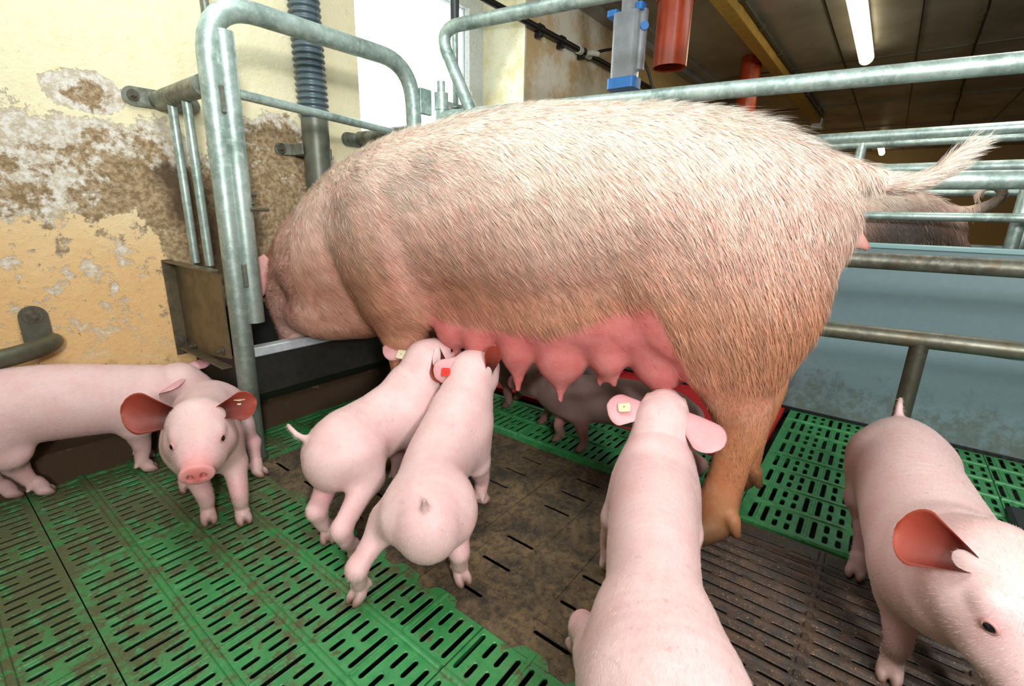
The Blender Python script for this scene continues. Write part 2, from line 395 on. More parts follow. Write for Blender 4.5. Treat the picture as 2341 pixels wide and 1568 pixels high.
# ------------------------------------------------------------------ floor plates
class Plate:
    """slatted plate: tiles, each a rectangle with one rounded slot, plus plain rectangles"""
    def __init__(s, depth=.026): s.V = []; s.F = []; s.d = depth
    def _v(s, x, y, z): s.V.append((x, y, z)); return len(s.V)-1
    def rect(s, x0, y0, x1, y1, z=0):
        if x1-x0 < 1e-5 or y1-y0 < 1e-5: return
        a = [s._v(x0, y0, z), s._v(x1, y0, z), s._v(x1, y1, z), s._v(x0, y1, z)]; s.F.append(tuple(a))
    def tile(s, x0, y0, x1, y1, sx0, sy0, sx1, sy1, r=None, z=0):
        r = min(sx1-sx0, sy1-sy0)*.48 if r is None else r
        n = 3; ol = []
        for cx, cy, a0 in ((sx1-r, sy1-r, 0), (sx0+r, sy1-r, 90), (sx0+r, sy0+r, 180), (sx1-r, sy0+r, 270)):
            g = []
            for k in range(n+1):
                a = math.radians(a0+90*k/n); g.append((cx+r*math.cos(a), cy+r*math.sin(a)))
            ol.append(g)
        c = [s._v(x1, y1, z), s._v(x0, y1, z), s._v(x0, y0, z), s._v(x1, y0, z)]
        bev = .0016
        cx, cy = (sx0+sx1)/2, (sy0+sy1)/2
        def shr(p):  # slightly inward lip
            return (p[0]-(bev if p[0] > cx else -bev), p[1]-(bev if p[1] > cy else -bev))
        top = [[s._v(*p, z) for p in g] for g in ol]
        lip = [[s._v(*shr(p), z-.0018) for p in g] for g in ol]
        def flare(p):  # the slot widens below the lip
            return (p[0]+(.0058 if p[0] > cx else -.0058), p[1]+(.0058 if p[1] > cy else -.0058))
        bot = [[s._v(*flare(p), z-.012) for p in g] for g in ol]
        for q in range(4):
            for k in range(n): s.F.append((c[q], top[q][k+1], top[q][k]))
            nx = (q+1) % 4
            s.F.append((c[q], c[nx], top[nx][0], top[q][n]))
        T = sum(top, []); L = sum(lip, []); B = sum(bot, []); N = len(T)
        for k in range(N):
            j = (k+1) % N
            s.F.append((T[k], T[j], L[j], L[k])); s.F.append((L[k], L[j], B[j], B[k]))
    def bar(s, a, b, w, h, z=0, axis='x', round_=True):
        """raised rib along an axis, a=(x,y) start, b end"""
        (x0, y0), (x1, y1) = a, b; prof = [(-w, -.001), (-w*.62, h*.8), (-w*.2, h), (w*.2, h), (w*.62, h*.8), (w, -.001)]
        r0 = []; r1 = []
        for o, hh in prof:
            if axis == 'x': r0.append(s._v(x0, y0+o, z+hh)); r1.append(s._v(x1, y1+o, z+hh))
            else: r0.append(s._v(x0+o, y0, z+hh)); r1.append(s._v(x1+o, y1, z+hh))
        for k in range(5):
            f = (r0[k], r0[k+1], r1[k+1], r1[k]); s.F.append(f if axis == 'y' else f[::-1])
        s.F.append(tuple(r0)); s.F.append(tuple(reversed(r1)))
    def skirt(s, x0, y0, x1, y1, z=0):
        d = s.d
        for (ax, ay, bx, by) in ((x0, y0, x1, y0), (x1, y0, x1, y1), (x1, y1, x0, y1), (x0, y1, x0, y0)):
            a = [s._v(ax, ay, z), s._v(bx, by, z), s._v(bx, by, z-d), s._v(ax, ay, z-d)]; s.F.append(tuple(reversed(a)))
    def build(s, name, mat, label, cat='floor plate', group=None):
        P = np.array(s.V); x0, y0 = P[:, 0].min(), P[:, 1].min()
        o = mesh_obj(name, s.V, s.F, mat, None, False); tag(o, label, cat, group); return o

PX = .1195; PY = .1165; X0 = .103; Y0 = 1.0815
def green_plate(x0, x1, y0, y1, label, group, sw=.0126, z=0, teeth=False):
    p = Plate(); G = .0012
    x0 += G; y0 += G; x1 -= G; y1 -= G
    p.skirt(x0, y0, x1, y1, z)
    xs = [X0+PX*k for k in range(-12, 24)]; ys = [Y0+PY*k for k in range(-20, 10)]
    xb = sorted(set([x0, x1]+[x for x in xs if x0+.004 < x < x1-.004])); 
    yb = sorted(set([y0, y1]+[y for y in ys if y0+.004 < y < y1-.004]))
    for i in range(len(xb)-1):
        a, b = xb[i], xb[i+1]
        ca = X0+PX*math.floor((a+b)/2/PX - X0/PX)      # cell origin in x
        for j in range(len(yb)-1):
            c, d = yb[j], yb[j+1]; cc = Y0+PY*math.floor((c+d)/2/PY - Y0/PY)
            rows = [(cc, cc+.030, 'L'), (cc+.030, cc+.0583, 'S'), (cc+.0583, cc+.0866, 'S'), (cc+.0866, cc+PY, 'L')]
            mids = [cc+.0155, cc+.044, cc+.0725, cc+.101]
            for (r0, r1, ty), my in zip(rows, mids):
                r0c, r1c = max(r0, c), min(r1, d)
                if r1c-r0c < 1e-5: continue
                if my-sw/2 < r0c+.002 or my+sw/2 > r1c-.002: p.rect(a, r0c, b, r1c, z); continue
                cols = [(ca, ca+PX, .016, .106)] if ty == 'L' else [(ca, ca+.057, .014, .051), (ca+.057, ca+PX, .063, .106)]
                for (k0, k1, s0, s1) in cols:
                    k0c, k1c = max(k0, a), min(k1, b)
                    if k1c-k0c < 1e-5: continue
                    q0, q1 = max(ca+s0, k0c+.005), min(ca+s1, k1c-.005)
                    if q1-q0 < .02: p.rect(k0c, r0c, k1c, r1c, z); continue
                    p.tile(k0c, r0c, k1c, r1c, q0, my-sw/2, q1, my+sw/2, z=z)
    for x in xs:
        if x0+.006 < x < x1-.006: p.bar((x, y0+.002), (x, y1-.002), .0085, .0050, z, 'y')
    for y in ys:
        if y0+.006 < y < y1-.006:
            for k in range(len(xb)-1): p.bar((xb[k]+.010, y), (xb[k+1]-.010, y), .005, .0024, z, 'x')
    if teeth:
        for y in ys:
            if y0+.04 < y < y1-.04:
                a = y-.031; b = y+.031; X = x1; T = .019
                v = [p._v(X-.001, a-.01, z+.001), p._v(X+T*.75, a, z+.001), p._v(X+T, a+.012, z+.001), p._v(X+T, b-.012, z+.001), p._v(X+T*.75, b, z+.001), p._v(X-.001, b+.01, z+.001)]
                u = [p._v(*(p.V[i][0], p.V[i][1], z-.012)) for i in v]
                p.F.append(tuple(v))
                for k in range(5): p.F.append((v[k], u[k], u[k+1], v[k+1]))
                p.bar((X-.012, y), (X+T-.003, y), .006, .0018, z+.001, 'x')
    return p.build('slatted_floor_plate', GREEN, label, 'floor plate', group)
GL = 'green slatted plates on the left of the pen'
green_plate(.103, .578, .497, 1.30, 'green slatted floor plate under the two suckling piglets seen from behind', GL, teeth=True)
green_plate(.103, .578, 1.30, 1.80, 'dirty green slatted floor plate under the piglet facing the camera', GL, teeth=True)
green_plate(-.495, .103, 1.0, 1.80, 'dirty green slatted floor plate by the wall at the left edge', GL)
green_plate(-.495, .103, .2, 1.0, 'green slatted floor plate in the bottom left corner of the photo', GL)
green_plate(.103, .578, -.303, .497, 'green slatted floor plate at the bottom edge, left of the brown solid plates', GL, teeth=True)
GR = 'green slatted plates under and beyond the sow'
green_plate(1.287, 1.765, -.405, .20, 'clean green slatted floor plate behind the sow, between sow and grey board', GR, .0145)
green_plate(1.765, 2.245, -.405, .20, 'clean green slatted floor plate along the foot of the grey board', GR, .0145)
green_plate(1.287, 2.245, -1.1, -.405, 'green slatted floor plate at the right edge under a black corner piece', GR, .0145)
green_plate(1.265, 1.60, .20, .95, 'shaded green slatted floor plate beyond the sow under the far piglets', GR, .0125)
green_plate(1.265, 1.56, .95, 1.60, 'shaded green slatted floor plate beyond the sow near the trough end', GR, .0125)
green_plate(.62, 1.265, 1.475, 1.70, 'shaded green slatted floor plate under the feed trough', GR)
# solid worn plates under the sow
def solid_plate(x0, x1, y0, y1, slots, label, mat=TAN, z=-.003, grooves=()):
    p = Plate(.02); G = .0015; x0 += G; y0 += G; x1 -= G; y1 -= G
    p.skirt(x0, y0, x1, y1, z)
    xs = sorted(set(s[0] for s in slots)); 
    edges = [x0]+[(xs[i]+xs[i+1])/2 for i in range(len(xs)-1)]+[x1]
    for i, sx in enumerate(xs):
        col = sorted([s for s in slots if s[0] == sx], key=lambda s: s[1]); a, b = edges[i], edges[i+1]
        yy = [y0]+[(col[k][2]+col[k+1][1])/2 for k in range(len(col)-1)]+[y1]
        for k, (_, s0, s1) in enumerate(col):
            s0c, s1c = max(s0, yy[k]+.003), min(s1, yy[k+1]-.003)
            p.tile(a, yy[k], b, yy[k+1], sx-.0056, s0c, sx+.0056, s1c, z=z)
    for (ax, ay, bx, by) in grooves:   # raised weld-like seams bordering sunk panels
        if abs(ax-bx) < 1e-6: p.bar((ax, ay), (bx, by), .004, .0022, z, 'y')
        else: p.bar((ax, ay), (bx, by), .004, .0022, z, 'x')
    return p.build('solid_floor_plate', mat, label, 'floor plate', 'brown solid plates under the sow')
def sl(x, ys): return [(x, y-.043, y+.043) for y in ys]
TANC = (.637, .735, .83, 1.0, 1.09, 1.18)
for (a, b, lab) in ((.25, .70, 'brown worn solid floor plate nearest the camera, beside the bottom centre piglet'), (.70, 1.12, 'brown worn solid floor plate in the middle, under the suckling piglets'), (1.12, 1.475, 'brown worn solid floor plate next to the upright gate post and trough')):
    ys = [y for y in (.375, .595, .81, 1.02, 1.23, 1.40) if a+.045 < y < b-.045]
    S = sum([sl(x, ys) for x in TANC], [])
    gy = [a+.1775, a+.290, a+.405] if a < .5 else ([.7, .915, .70] if a < 1 else [1.125, 1.125, 1.315])
    solid_plate(.578, 1.265, a, b, S, lab, grooves=[(.73, y, 1.05+.06*(i%2), y) for i, y in enumerate(gy) if a+.01 < y < b-.01]+[ (.665, a+.02, .665, b-.02), (1.225, a+.02, 1.225, b-.02)])
# cast iron slats, half round bars running along y
def iron_plate(x0, x1, y0, y1, label):
    p = Plate(.03); G = .002; x0 += G; x1 -= G; y0 += G; y1 -= G; z = -.004
    p.skirt(x0, y0, x1, y1, z)
    pitch = .034; n = int((x1-x0-.04)/pitch); off = (x1-x0-n*pitch)/2
    p.rect(x0, y0, x0+off, y1, z); p.rect(x0+n*pitch+off, y0, x1, y1, z)
    ribs = [-.012, -.27, .245, -.53]
    rr = sorted([r for r in ribs if y0 < r < y1])
    yb = [y0]+rr+[y1]
    for i in range(n):
        a = x0+off+i*pitch; b = a+pitch
        for j in range(len(yb)-1):
            c, d = yb[j], yb[j+1]; L = d-c
            cuts = [c+L*.5] if i % 2 == 0 else [c+L*.27, c+L*.74]
            if L < .08: p.rect(a, c, b, d, z); continue
            e = [c]+cuts+[d]
            for k in range(len(e)-1):
                g0 = .012 if k == 0 else .0075; g1 = .012 if k == len(e)-2 else .0075
                p.tile(a, e[k], b, e[k+1], a+pitch/2-.0056, e[k]+g0, a+pitch/2+.0056, e[k+1]-g1, z=z)
        if i > 0: p.bar((a, y0+.008), (a, y1-.008), .0108, .0075, z, 'y')
    for r in rr: p.bar((x0+.01, r), (x1-.01, r), .0085, .0056, z, 'x')
    return p.build('iron_floor_grate', IRON, label, 'floor grate', 'dark cast iron grates')
iron_plate(.60, 1.285, -.30, .25, 'dark cast iron slatted grate between the bottom centre piglet and the right piglet')
iron_plate(.60, 1.285, -.90, -.30, 'dark cast iron slatted grate in the bottom right corner under the right piglet')
m = MB(); m.box((1.62, .95, -.02), (2.24, 1.70, .004), .003); m.box((1.60, .22, -.02), (2.24, .948, .004), .003)
tag(m.build('heated_mat', RED), 'red plastic creep mat on the floor beyond the far piglets', 'mat')
# black corner piece at right edge of floor
m = MB(); m.box((1.55, -.46, .001), (1.80, -.40, .03), .008)
tag(m.build('corner_clamp', BLACK), 'black plastic corner block on the green slats at the right edge', 'block')

# grey board between the pens
m = MB(); m.box((2.25, -1.6, .012), (2.285, 1.70, .35)); m.box((2.25, -1.6, .352), (2.285, 1.70, .70))
pt = m.build('partition_board', BOARD, None, False, 0); tag(pt, 'grey plastic partition boards behind the sow, stained near the floor', 'partition')
m = MB(); m.box((2.24, -1.6, -.02), (2.262, 1.70, .012)); m.build('base_strip', BLACK, pt, False, 0)
m = MB(); m.box((2.243, -1.6, .694), (2.292, 1.70, .712), .003); m.build('top_rail', simple('pale_top_rail', srgb(150, 188, 190), .35), pt)

# ------------------------------------------------------------------ gate at the head end
def bolt(c, nrm, r, parent, name='bolt', h=.012):
    c = Vector(c); nrm = Vector(nrm).normalized(); m = MB()
    m.tube([c, c+nrm*.003], r*1.75, 20); m.tube([c+nrm*.003, c+nrm*h], r, 6); m.tube([c+nrm*h, c+nrm*(h+.006)], r*.55, 10)
    return m.build(name, BOLT, parent)
YG = 1.5
gate = empty('feeding_gate', (.60, YG, 0))
tag(gate, 'galvanised tube arch gate at the head end of the sow, bolted to the wall', 'gate')
def G(x, z): return (x, YG, z)
m = MB(); m.tube(path([G(.604, 0), G(.622, 1.31), G(1.315, 1.31), G(1.345, 0)], .14, 10), .0285, 24); m.build('arch_tube', GALV, gate)
m = MB(); m.tube([G(.605, .0), G(.605, .012)], .034, 20); m.build('foot_collar', GALVG, gate)
def strap(name, x0, x1, z, yy=YW-.004):
    m = MB(); n = 10; h = .027; V = []
    for yv in (yy-.006, yy):
        for k in range(n+1): a = PI/2+PI*k/n; V.append((x0+h*math.cos(a)*1, yv, z+h*math.sin(a)))
        for k in range(n+1): a = -PI/2+PI*k/n; V.append((x1+h*math.cos(a), yv, z+h*math.sin(a)))
    N = 2*(n+1); F = [tuple(range(N)), tuple(reversed(range(N, 2*N)))]
    for k in range(N): j = (k+1) % N; F.append((k, k+N, j+N, j))
    m.add(V, F); return m.build(name, GALVD, gate, True, 30)
strap('wall_bracket', .545, .70, 1.108); bolt((.545, YW-.012, 1.11), (0, -1, 0), .009, gate); bolt((.69, YW-.012, 1.105), (0, -1, 0), .009, gate)
strap('wall_bracket', 1.28, 1.44, 1.075); 
m = MB(); m.tube([(.612, YW-.01, 1.105), (.606, YG+.02, 1.105)], .0275, 22); m.build('side_bar', GALVD, gate)
m = MB(); m.tube([(1.34, YW-.01, 1.085), (1.338, YG+.02, 1.085)], .0265, 22); m.build('side_bar', GALVD, gate)
for y in (1.765, 1.655):
    m = MB(); m.tube([(.609, y, 1.09), (.607, y, .615)], .0125, 14); m.build('thin_upright', GALV, gate)
for y in (1.79, 1.66):
    m = MB(); m.tube([(1.339, y, 1.07), (1.34, y, .615)], .0125, 14); m.build('thin_upright', GALV, gate)
m = MB(); m.tube([(.625, YG-.005, 1.098), (1.335, 1.625, 1.088)], .0135, 16); m.build('cross_bar', GALV, gate)
m = MB(); m.tube([(.640, YG+.03, 1.22), (.640, YG+.03, 1.60)], .011, 14); m.build('rear_upright', GALVD, gate)
# half pipe sleeve clamped beside the post
m = MB(); n = 14; V = []
for z in (.455, 1.24):
    for rr in (.0275, .0245):
        for k in range(n+1):
            a = -PI*.98+PI*1.5*k/n; V.append((.652+(z-.85)*.012+rr*math.cos(a), YG-.012+rr*math.sin(a), z))
N = n+1; F = []
for k in range(n):
    F.append((k, k+1, 2*N+k+1, 2*N+k)); F.append((N+k+1, N+k, 3*N+k, 3*N+k+1)); F.append((k+1, k, N+k, N+k+1)); F.append((2*N+k, 2*N+k+1, 3*N+k+1, 3*N+k))
F += [(0, 2*N, 3*N, N), (n, N+n, 3*N+n, 2*N+n)]
m.add(V, F); m.build('half_pipe_sleeve', GALV, gate)
for z in (1.07, .60):
    m = MB(); m.box((.622, YG-.036, z-.035), (.634, YG-.024, z+.035), .003); m.build('weld_plate', GALVD, gate)
m = MB(); m.tube([(.655, YG-.02, .83), (.69, YG-.02, .83)], .008, 12); m.tube([(.672, YG-.02, .825), (.674, YG-.03, .80)], .006, 10)
m.box((.662, YG-.045, .782), (.715, YG-.02, .792), .003); m.build('wing_screw', BOLT, gate)
# side sheet of the trough box (near side) and far side
def side_sheet(x, sgn):
    m = MB(); t = .004
    V = []
    prof = [(YW-.006, .615), (YG+.02, .600), (YG+.02, .345), (YW-.006, .30)]
    for xx in (x, x+t): V += [(xx, y, z) for y, z in prof]
    m.add(V, [(0, 1, 2, 3), (7, 6, 5, 4), (0, 4, 5, 1), (1, 5, 6, 2), (2, 6, 7, 3), (3, 7, 4, 0)])
    m.box((x-.034*sgn if sgn > 0 else x, YW-.011, .295), (x if sgn > 0 else x-.034*sgn, YW-.006, .62))       # flange on the wall
    m.box((min(x, x-.03*sgn), YG+.02, .612), (max(x, x-.03*sgn), YW-.008, .6165))
    m.box((min(x, x-.028*sgn), YG+.02, .318), (max(x, x-.028*sgn), YW-.03, .3225))
    return m.build('side_sheet', STEEL, trough, False, 0)
trough = empty('feed_trough', (.95, 1.66, 0))
tag(trough, 'stainless steel feed trough under the sow head, set between the gate posts and the wall', 'trough')
side_sheet(.578, 1); side_sheet(1.368, -1)
for (y, z) in ((1.80, .335), (1.575, .36)): bolt((.577, y, z), (-1, 0, 0), .0075, trough, 'bolt', .01)
bolt((.560, YW-.014, .345), (0, -1, 0), .0095, trough)
m = MB(); x0, x1 = .60, 1.365
prof = [(YG+.004, .215), (YG+.004, .362), (YG+.034, .366), (YG+.036, .355), (YG+.012, .350), (YG+.012, .225), (1.60, .17), (1.78, .17), (1.86, .25), (1.86, .44), (1.872, .44), (1.872, .24), (1.79, .155), (1.59, .155)]
V = [(x0, y, z) for y, z in prof]+[(x1, y, z) for y, z in prof]; N = len(prof); F = []
for k in range(N): j = (k+1) % N; F.append((k, j, j+N, k+N))
m.add(V, F); m.box((x0, YG+.012, .16), (x0+.004, 1.86, .34)); m.box((x1-.004, YG+.012, .16), (x1, 1.86, .34)); m.build('basin', STEELD, trough, False, 0)
m = MB(); m.box((x0+.028, YG-.004, .340), (x1, YG+.036, .3705), .003); m.build('rim_edge', STEELB, trough)

# feed drop pipe behind the sow's head
fp = empty('feed_drop_pipe', (1.10, 1.79, 0)); tag(fp, 'grey corrugated hose over a metal drop pipe on the wall above the trough', 'pipe')
m = MB(); pts = []; rs = []
z = 1.135; k = 0
while z < 2.15:
    ph = k % 6; rs.append((.0475, .0535, .056, .056, .0535, .0475)[ph]); pts.append((1.085+(z-1.13)*(-.012), 1.79, z)); z += (.003, .003, .0035, .003, .003, .0055)[ph]; k += 1
m.tube(pts, rs, 26); m.build('corrugated_hose', HOSE, fp)
m = MB(); m.tube([(1.085, 1.79, 1.10), (1.085, 1.79, 1.14)], .0455, 24); m.build('hose_end', simple('dark_rubber', srgb(44, 52, 60), .5), fp)
m = MB(); m.tube([(1.085, 1.79, .47), (1.085, 1.79, 1.115)], .0485, 28); m.build('metal_pipe', PIPE, fp)
m = MB(); h = .021
m.box((.985, YW-.010, .985), (1.20, YW-.004, 1.027), .002); m.box((1.025, 1.79, .986), (1.032, YW-.004, 1.026), .002); m.tube([(.985, YW-.010, 1.006), (.985, YW-.004, 1.006)], .021, 18); m.build('pipe_clamp', GALVD, fp)
bolt((.987, YW-.012, 1.006), (0, -1, 0), .0095, fp)

def rplate(m, cx, cz, hw, hh, y0, y1, n=10):
    P = [(cx+hw*math.cos(PI*k/n), cz+hh-hw+hw*math.sin(PI*k/n)) for k in range(n+1)]+[(cx-hw, cz-hh), (cx+hw, cz-hh)]
    N = len(P); V = [(x, y0, z) for x, z in P]+[(x, y1, z) for x, z in P]
    m.add(V, [tuple(range(N)), tuple(reversed(range(N, 2*N)))]+[(k, k+N, (k+1) % N+N, (k+1) % N) for k in range(N)])
# stub of a rail bolted to the wall at the left edge
sr = empty('wall_rail', (.1, 1.75, .42)); tag(sr, 'grey tube rail bolted low on the stained wall at the left edge', 'rail')
m = MB(); m.tube(path([(-.9, 1.72, .385), (.13, 1.74, .405), (.225, 1.80, .41), (.24, YW-.03, .41)], .05, 6), .0245, 20); m.build('tube', GALVG, sr)
m = MB(); rplate(m, .216, .455, .031, .058, YW-.012, YW-.004);  m.build('mounting_plate', GALVG, sr)
bolt((.216, YW-.012, .487), (0, -1, 0), .013, sr)

# swung-open side of the crate beyond the sow
crate = empty('crate_side', (1.41, 1.46, 0)); tag(crate, 'galvanised tube crate side swung open beyond the sow', 'crate')
c0 = Vector((1.412, 1.443, 0)); c1 = Vector((1.621, -.168, 0)); cd = (c1-c0).normalized()
def CP(t, z): p = c0+cd*t; return (p.x, p.y, z)
m = MB(); m.tube([CP(.0, 1.141), CP(2.3, 1.139)], .0225, 24); m.build('top_rail', GALV, crate)
m = MB(); m.tube(path([CP(.135, 1.15), CP(-.015, 1.44), CP(2.3, 1.435)], .10, 10), .0225, 24); m.build('upper_loop', GALV, crate)
for z in (.893, .692): 
    m = MB(); m.tube([CP(.03, z), CP(2.3, z)], .0215, 20); m.build('side_rail', GALVG if z < .8 else GALV, crate)
m = MB(); m.tube([CP(.03, .488), CP(2.3, .500)], .0225, 20); m.build('side_rail', GALVG, crate)
m = MB(); m.tube([CP(1.572, .49), CP(1.572, .0)], .0205, 18); m.build('leg', m_galv('grimy_leg_steel', (84, 86, 80), (40, 38, 34), .6), crate)
m = MB(); m.tube([CP(-.002, .62), CP(-.002, 1.215)], .0225, 20); m.tube([CP(-.002, 1.215), CP(-.002, 1.265)], .0155, 18); m.build('hinge_post', GALV, crate)
m = MB(); m.tube([CP(-.002, 1.165), CP(-.002, 1.225)], .0265, 20); m.build('hinge_sleeve', GALV, crate)
m = MB(); m.box((1.335, 1.476, 1.145), (1.392, 1.492, 1.235), .003); m.build('hinge_plate', GALV, crate)
# drinking water riser
wt = empty('water_riser', (1.50, 1.50, 0)); tag(wt, 'thin steel water riser tube with a black cap in front of the window', 'water pipe')
m = MB(); m.tube([(1.505, 1.46, .95), (1.505, 1.46, 1.62)], .0115, 16); m.build('steel_tube', GALV, wt)
m = MB(); m.tube([(1.505, 1.46, 1.455), (1.505, 1.46, 1.475), (1.505, 1.46, 1.62)], [.0135, .0165, .0175], 18); m.build('cap', simple('dark_grey_cap', srgb(52, 58, 62), .4), wt)
m = MB(); m.box((1.425, 1.452, 1.175), (1.55, 1.458, 1.205), .002); m.tube(path([(1.482, 1.455, 1.19), (1.490, 1.438, 1.19), (1.522, 1.438, 1.19), (1.53, 1.455, 1.19)], .01, 4), .005, 10); m.build('bracket', GALV, wt)

# neighbouring crates beyond the partition
nc = empty('crate_side', (2.6, -.3, 0)); tag(nc, 'galvanised crate rails of the neighbouring pen behind the grey board', 'crate')
for z, r, x in ((1.135, .0215, 2.6), (1.003, .022, 2.6), (.818, .0165, 2.5)):
    m = MB(); m.tube([(x, -2.2, z), (x, 1.6, z-.012)], r, 16); m.build('side_rail', GALV, nc)
for y in (-.372, -1.5):
    m = MB(); m.tube([(2.6, y, 0), (2.6, y, 1.0)], .022, 16); m.build('upright', GALV, nc)
nc2 = empty('crate_side', (3.3, -.3, 0)); tag(nc2, 'thin far crate rails seen between the nearer rails at the right edge', 'crate')
for z, r in ((1.178, .021), (.93, .018), (.66, .016)):
    m = MB(); m.tube([(3.3, -2.6, z), (3.3, 1.6, z)], r, 14); m.build('side_rail', GALV, nc2)
for y in (-.50, -.62, .2):
    m = MB(); m.tube([(3.3, y, 0), (3.3, y, 1.2)], .024, 16); m.build('upright', GALV, nc2)
m = MB(); m.box((4.0, -2.6, 0), (4.04, 1.7, .66))
tag(m.build('partition_board', BOARD, None, False, 0), 'far blue grey partition board behind the neighbouring sow', 'partition')

# under the ceiling
dt = empty('drain_pipe', (2.05, .78, 1.4)); tag(dt, 'red brown plastic down pipe hanging from the ceiling beside the clear feed hopper', 'pipe')
m = MB(); n = 32
def ring_tube(m, c, z0, z1, ro, ri, n=32):
    V = []
    for z in (z0, z1):
        for r in (ro, ri):
            for k in range(n): a = 2*PI*k/n; V.append((c[0]+r*math.cos(a), c[1]+r*math.sin(a), z))
    F = []
    for k in range(n):
        j = (k+1) % n
        F += [(k, j, 2*n+j, 2*n+k), (n+j, n+k, 3*n+k, 3*n+j), (j, k, n+k, n+j), (2*n+k, 2*n+j, 3*n+j, 3*n+k)]
    m.add(V, F)
ring_tube(m, (2.34, .925), 1.438, 1.715, .0745, .070); m.build('lower_pipe', ORANGE, dt)
m = MB(); ring_tube(m, (2.34, .925), 1.70, 2.15, .083, .074); m.build('socket_pipe', ORANGE, dt)
dt2 = empty('drain_pipe', (5.0, 1.2, 1.7)); tag(dt2, 'far red brown plastic down pipe just showing over the sow back', 'pipe')
m = MB(); ring_tube(m, (5.0, 1.23), 1.40, 2.15, .085, .078, 24); m.build('lower_pipe', ORANGE, dt2)
fh = empty('feed_hopper', (2.25, 1.10, 1.37)); tag(fh, 'clear plastic feed dosing hopper with blue base hanging beside the red brown pipe', 'hopper')
def rbox(m, c, w, d, z0, z1, r=.02, w1=None, d1=None):
    V = []; k = 5
    for z, ww, dd in ((z0, w, d), (z1, w1 or w, d1 or d)):
        for cx, cy, a0 in ((1, 1, 0), (-1, 1, 90), (-1, -1, 180), (1, -1, 270)):
            for i in range(k):
                a = math.radians(a0+90*i/(k-1)); V.append((c[0]+cx*(ww/2-r)+r*math.cos(a), c[1]+cy*(dd/2-r)+r*math.sin(a), z))
    N = 4*k; F = [tuple(reversed(range(N))), tuple(range(N, 2*N))]
    for i in range(N): j = (i+1) % N; F.append((i, j, N+j, N+i))
    m.add(V, F)
m = MB(); rbox(m, (2.25, 1.10), .085, .115, 1.392, 1.66, .02, .09, .12); m.build('clear_body', CLEAR, fh)
m = MB(); rbox(m, (2.27, 1.045), .05, .05, 1.43, 1.67, .018); m.build('clear_bulge', CLEAR, fh)
m = MB(); rbox(m, (2.25, 1.10), .10, .135, 1.352, 1.396, .018); m.build('blue_base', BLUE, fh)
m = MB(); rbox(m, (2.25, 1.17), .07, .05, 1.655, 1.68, .012); m.build('blue_clip', BLUE, fh)
m = MB(); rbox(m, (2.25, 1.045), .06, .035, 1.66, 1.69, .012); m.build('blue_clip', BLUE, fh)
m = MB(); m.tube([(2.25, 1.10, 1.66), (2.25, 1.10, 2.15)], .036, 20); m.build('feed_tube', CLEAR, fh)
m = MB(); m.tube([(2.262, 1.03, 1.60), (2.245, 1.018, 1.60)], .018, 16); m.build('blue_dial', BLUE, fh)
# black water line along the wall
wl = empty('water_line', (2.5, 1.85, 1.83)); tag(wl, 'black plastic water line running along the wall beside the window', 'water pipe')
m = MB(); m.tube([(1.9, 1.845, 1.835), (5.2, 1.845, 1.835)], .0185, 16); m.build('pipe', BLACK, wl)
for x in (2.62, 2.86, 3.12, 3.9):
    m = MB(); m.tube([(x-.018, 1.845, 1.835), (x+.018, 1.845, 1.835)], .027, 14); m.box((x-.014, 1.83, 1.79), (x+.014, 1.878, 1.815), .004); m.build('pipe_clip', BLACK, wl)
m = MB(); m.tube([(3.06, 1.845, 1.835), (3.10, 1.845, 1.835), (3.10, 1.845, 1.835), (3.22, 1.845, 1.835)], [.026, .026, .021, .026], 14); m.tube([(3.16, 1.845, 1.835), (3.18, 1.80, 1.835), (3.22, 1.78, 1.835)], .017, 12); m.build('white_tee', WHITEP, wl)
m = MB(); m.tube(path([(3.2, 1.79, 1.84), (3.32, 1.70, 1.89), (3.42, 1.55, 1.86), (3.50, 1.45, 1.55), (3.5, 1.42, 1.1)], .14, 8), .0095, 10); m.build('branch_hose', BLACK, wl)
# window stay / cord
# yellow tray with conduit
tr = empty('cable_tray', (5.5, 1.05, 2.045)); tag(tr, 'long yellow lit cable tray under the ceiling running away from the camera', 'cable tray')
m = MB(); m.box((2.5, 1.02, 2.045), (8.2, 1.115, 2.149), .004); m.build('channel', TRAY, tr, False, 0)
m = MB(); m.tube([(2.5, .995, 2.118), (8.2, .995, 2.118)], .014, 10); m.build('conduit', GALVD, tr)
for x in (3.6, 4.2, 4.9, 5.7, 6.6, 7.6):
    m = MB(); m.box((x, .975, 2.10), (x+.03, 1.02, 2.148), .003); m.build('conduit_clip', BOLT, tr)
m = MB(); m.box((8.2, 1.0, 1.98), (8.36, 1.13, 2.12), .01); m.build('junction_box', WHITEP, tr)
# lamps
def lamp(x0, x1, label):
    e = empty('strip_light', ((x0+x1)/2, .41, 2.05)); tag(e, label, 'light', 'ceiling strip lights')
    m = MB(); m.box((x0+.02, .37, 2.105), (x1-.02, .45, 2.148), .006); m.build('housing', WHITEP, e)
    m = MB(); n = 14; m.tube([(x0, .41, 2.075), (x0+.02, .41, 2.075), (x1-.02, .41, 2.075), (x1, .41, 2.075)], [.03, .052, .052, .03], 18); m.build('lit_cover', TUBE, e)
lamp(3.70, 5.30, 'lit fluorescent strip light on the ceiling at the top edge'); lamp(11.2, 12.7, 'far lit strip light low between the rails above the tail')
cb = empty('ceiling_cable', (5, -.2, 2.14)); tag(cb, 'dusty cobwebbed cable along the ceiling at the top right', 'cable')
m = MB(); pts = [(2.2+i*.5, -.15-.018*i+.006*math.sin(i*2.1), 2.128+.006*math.sin(i*1.3)) for i in range(20)]; m.tube(pts, .0085, 8); m.build('cable', CABLE, cb)
m = MB(); 
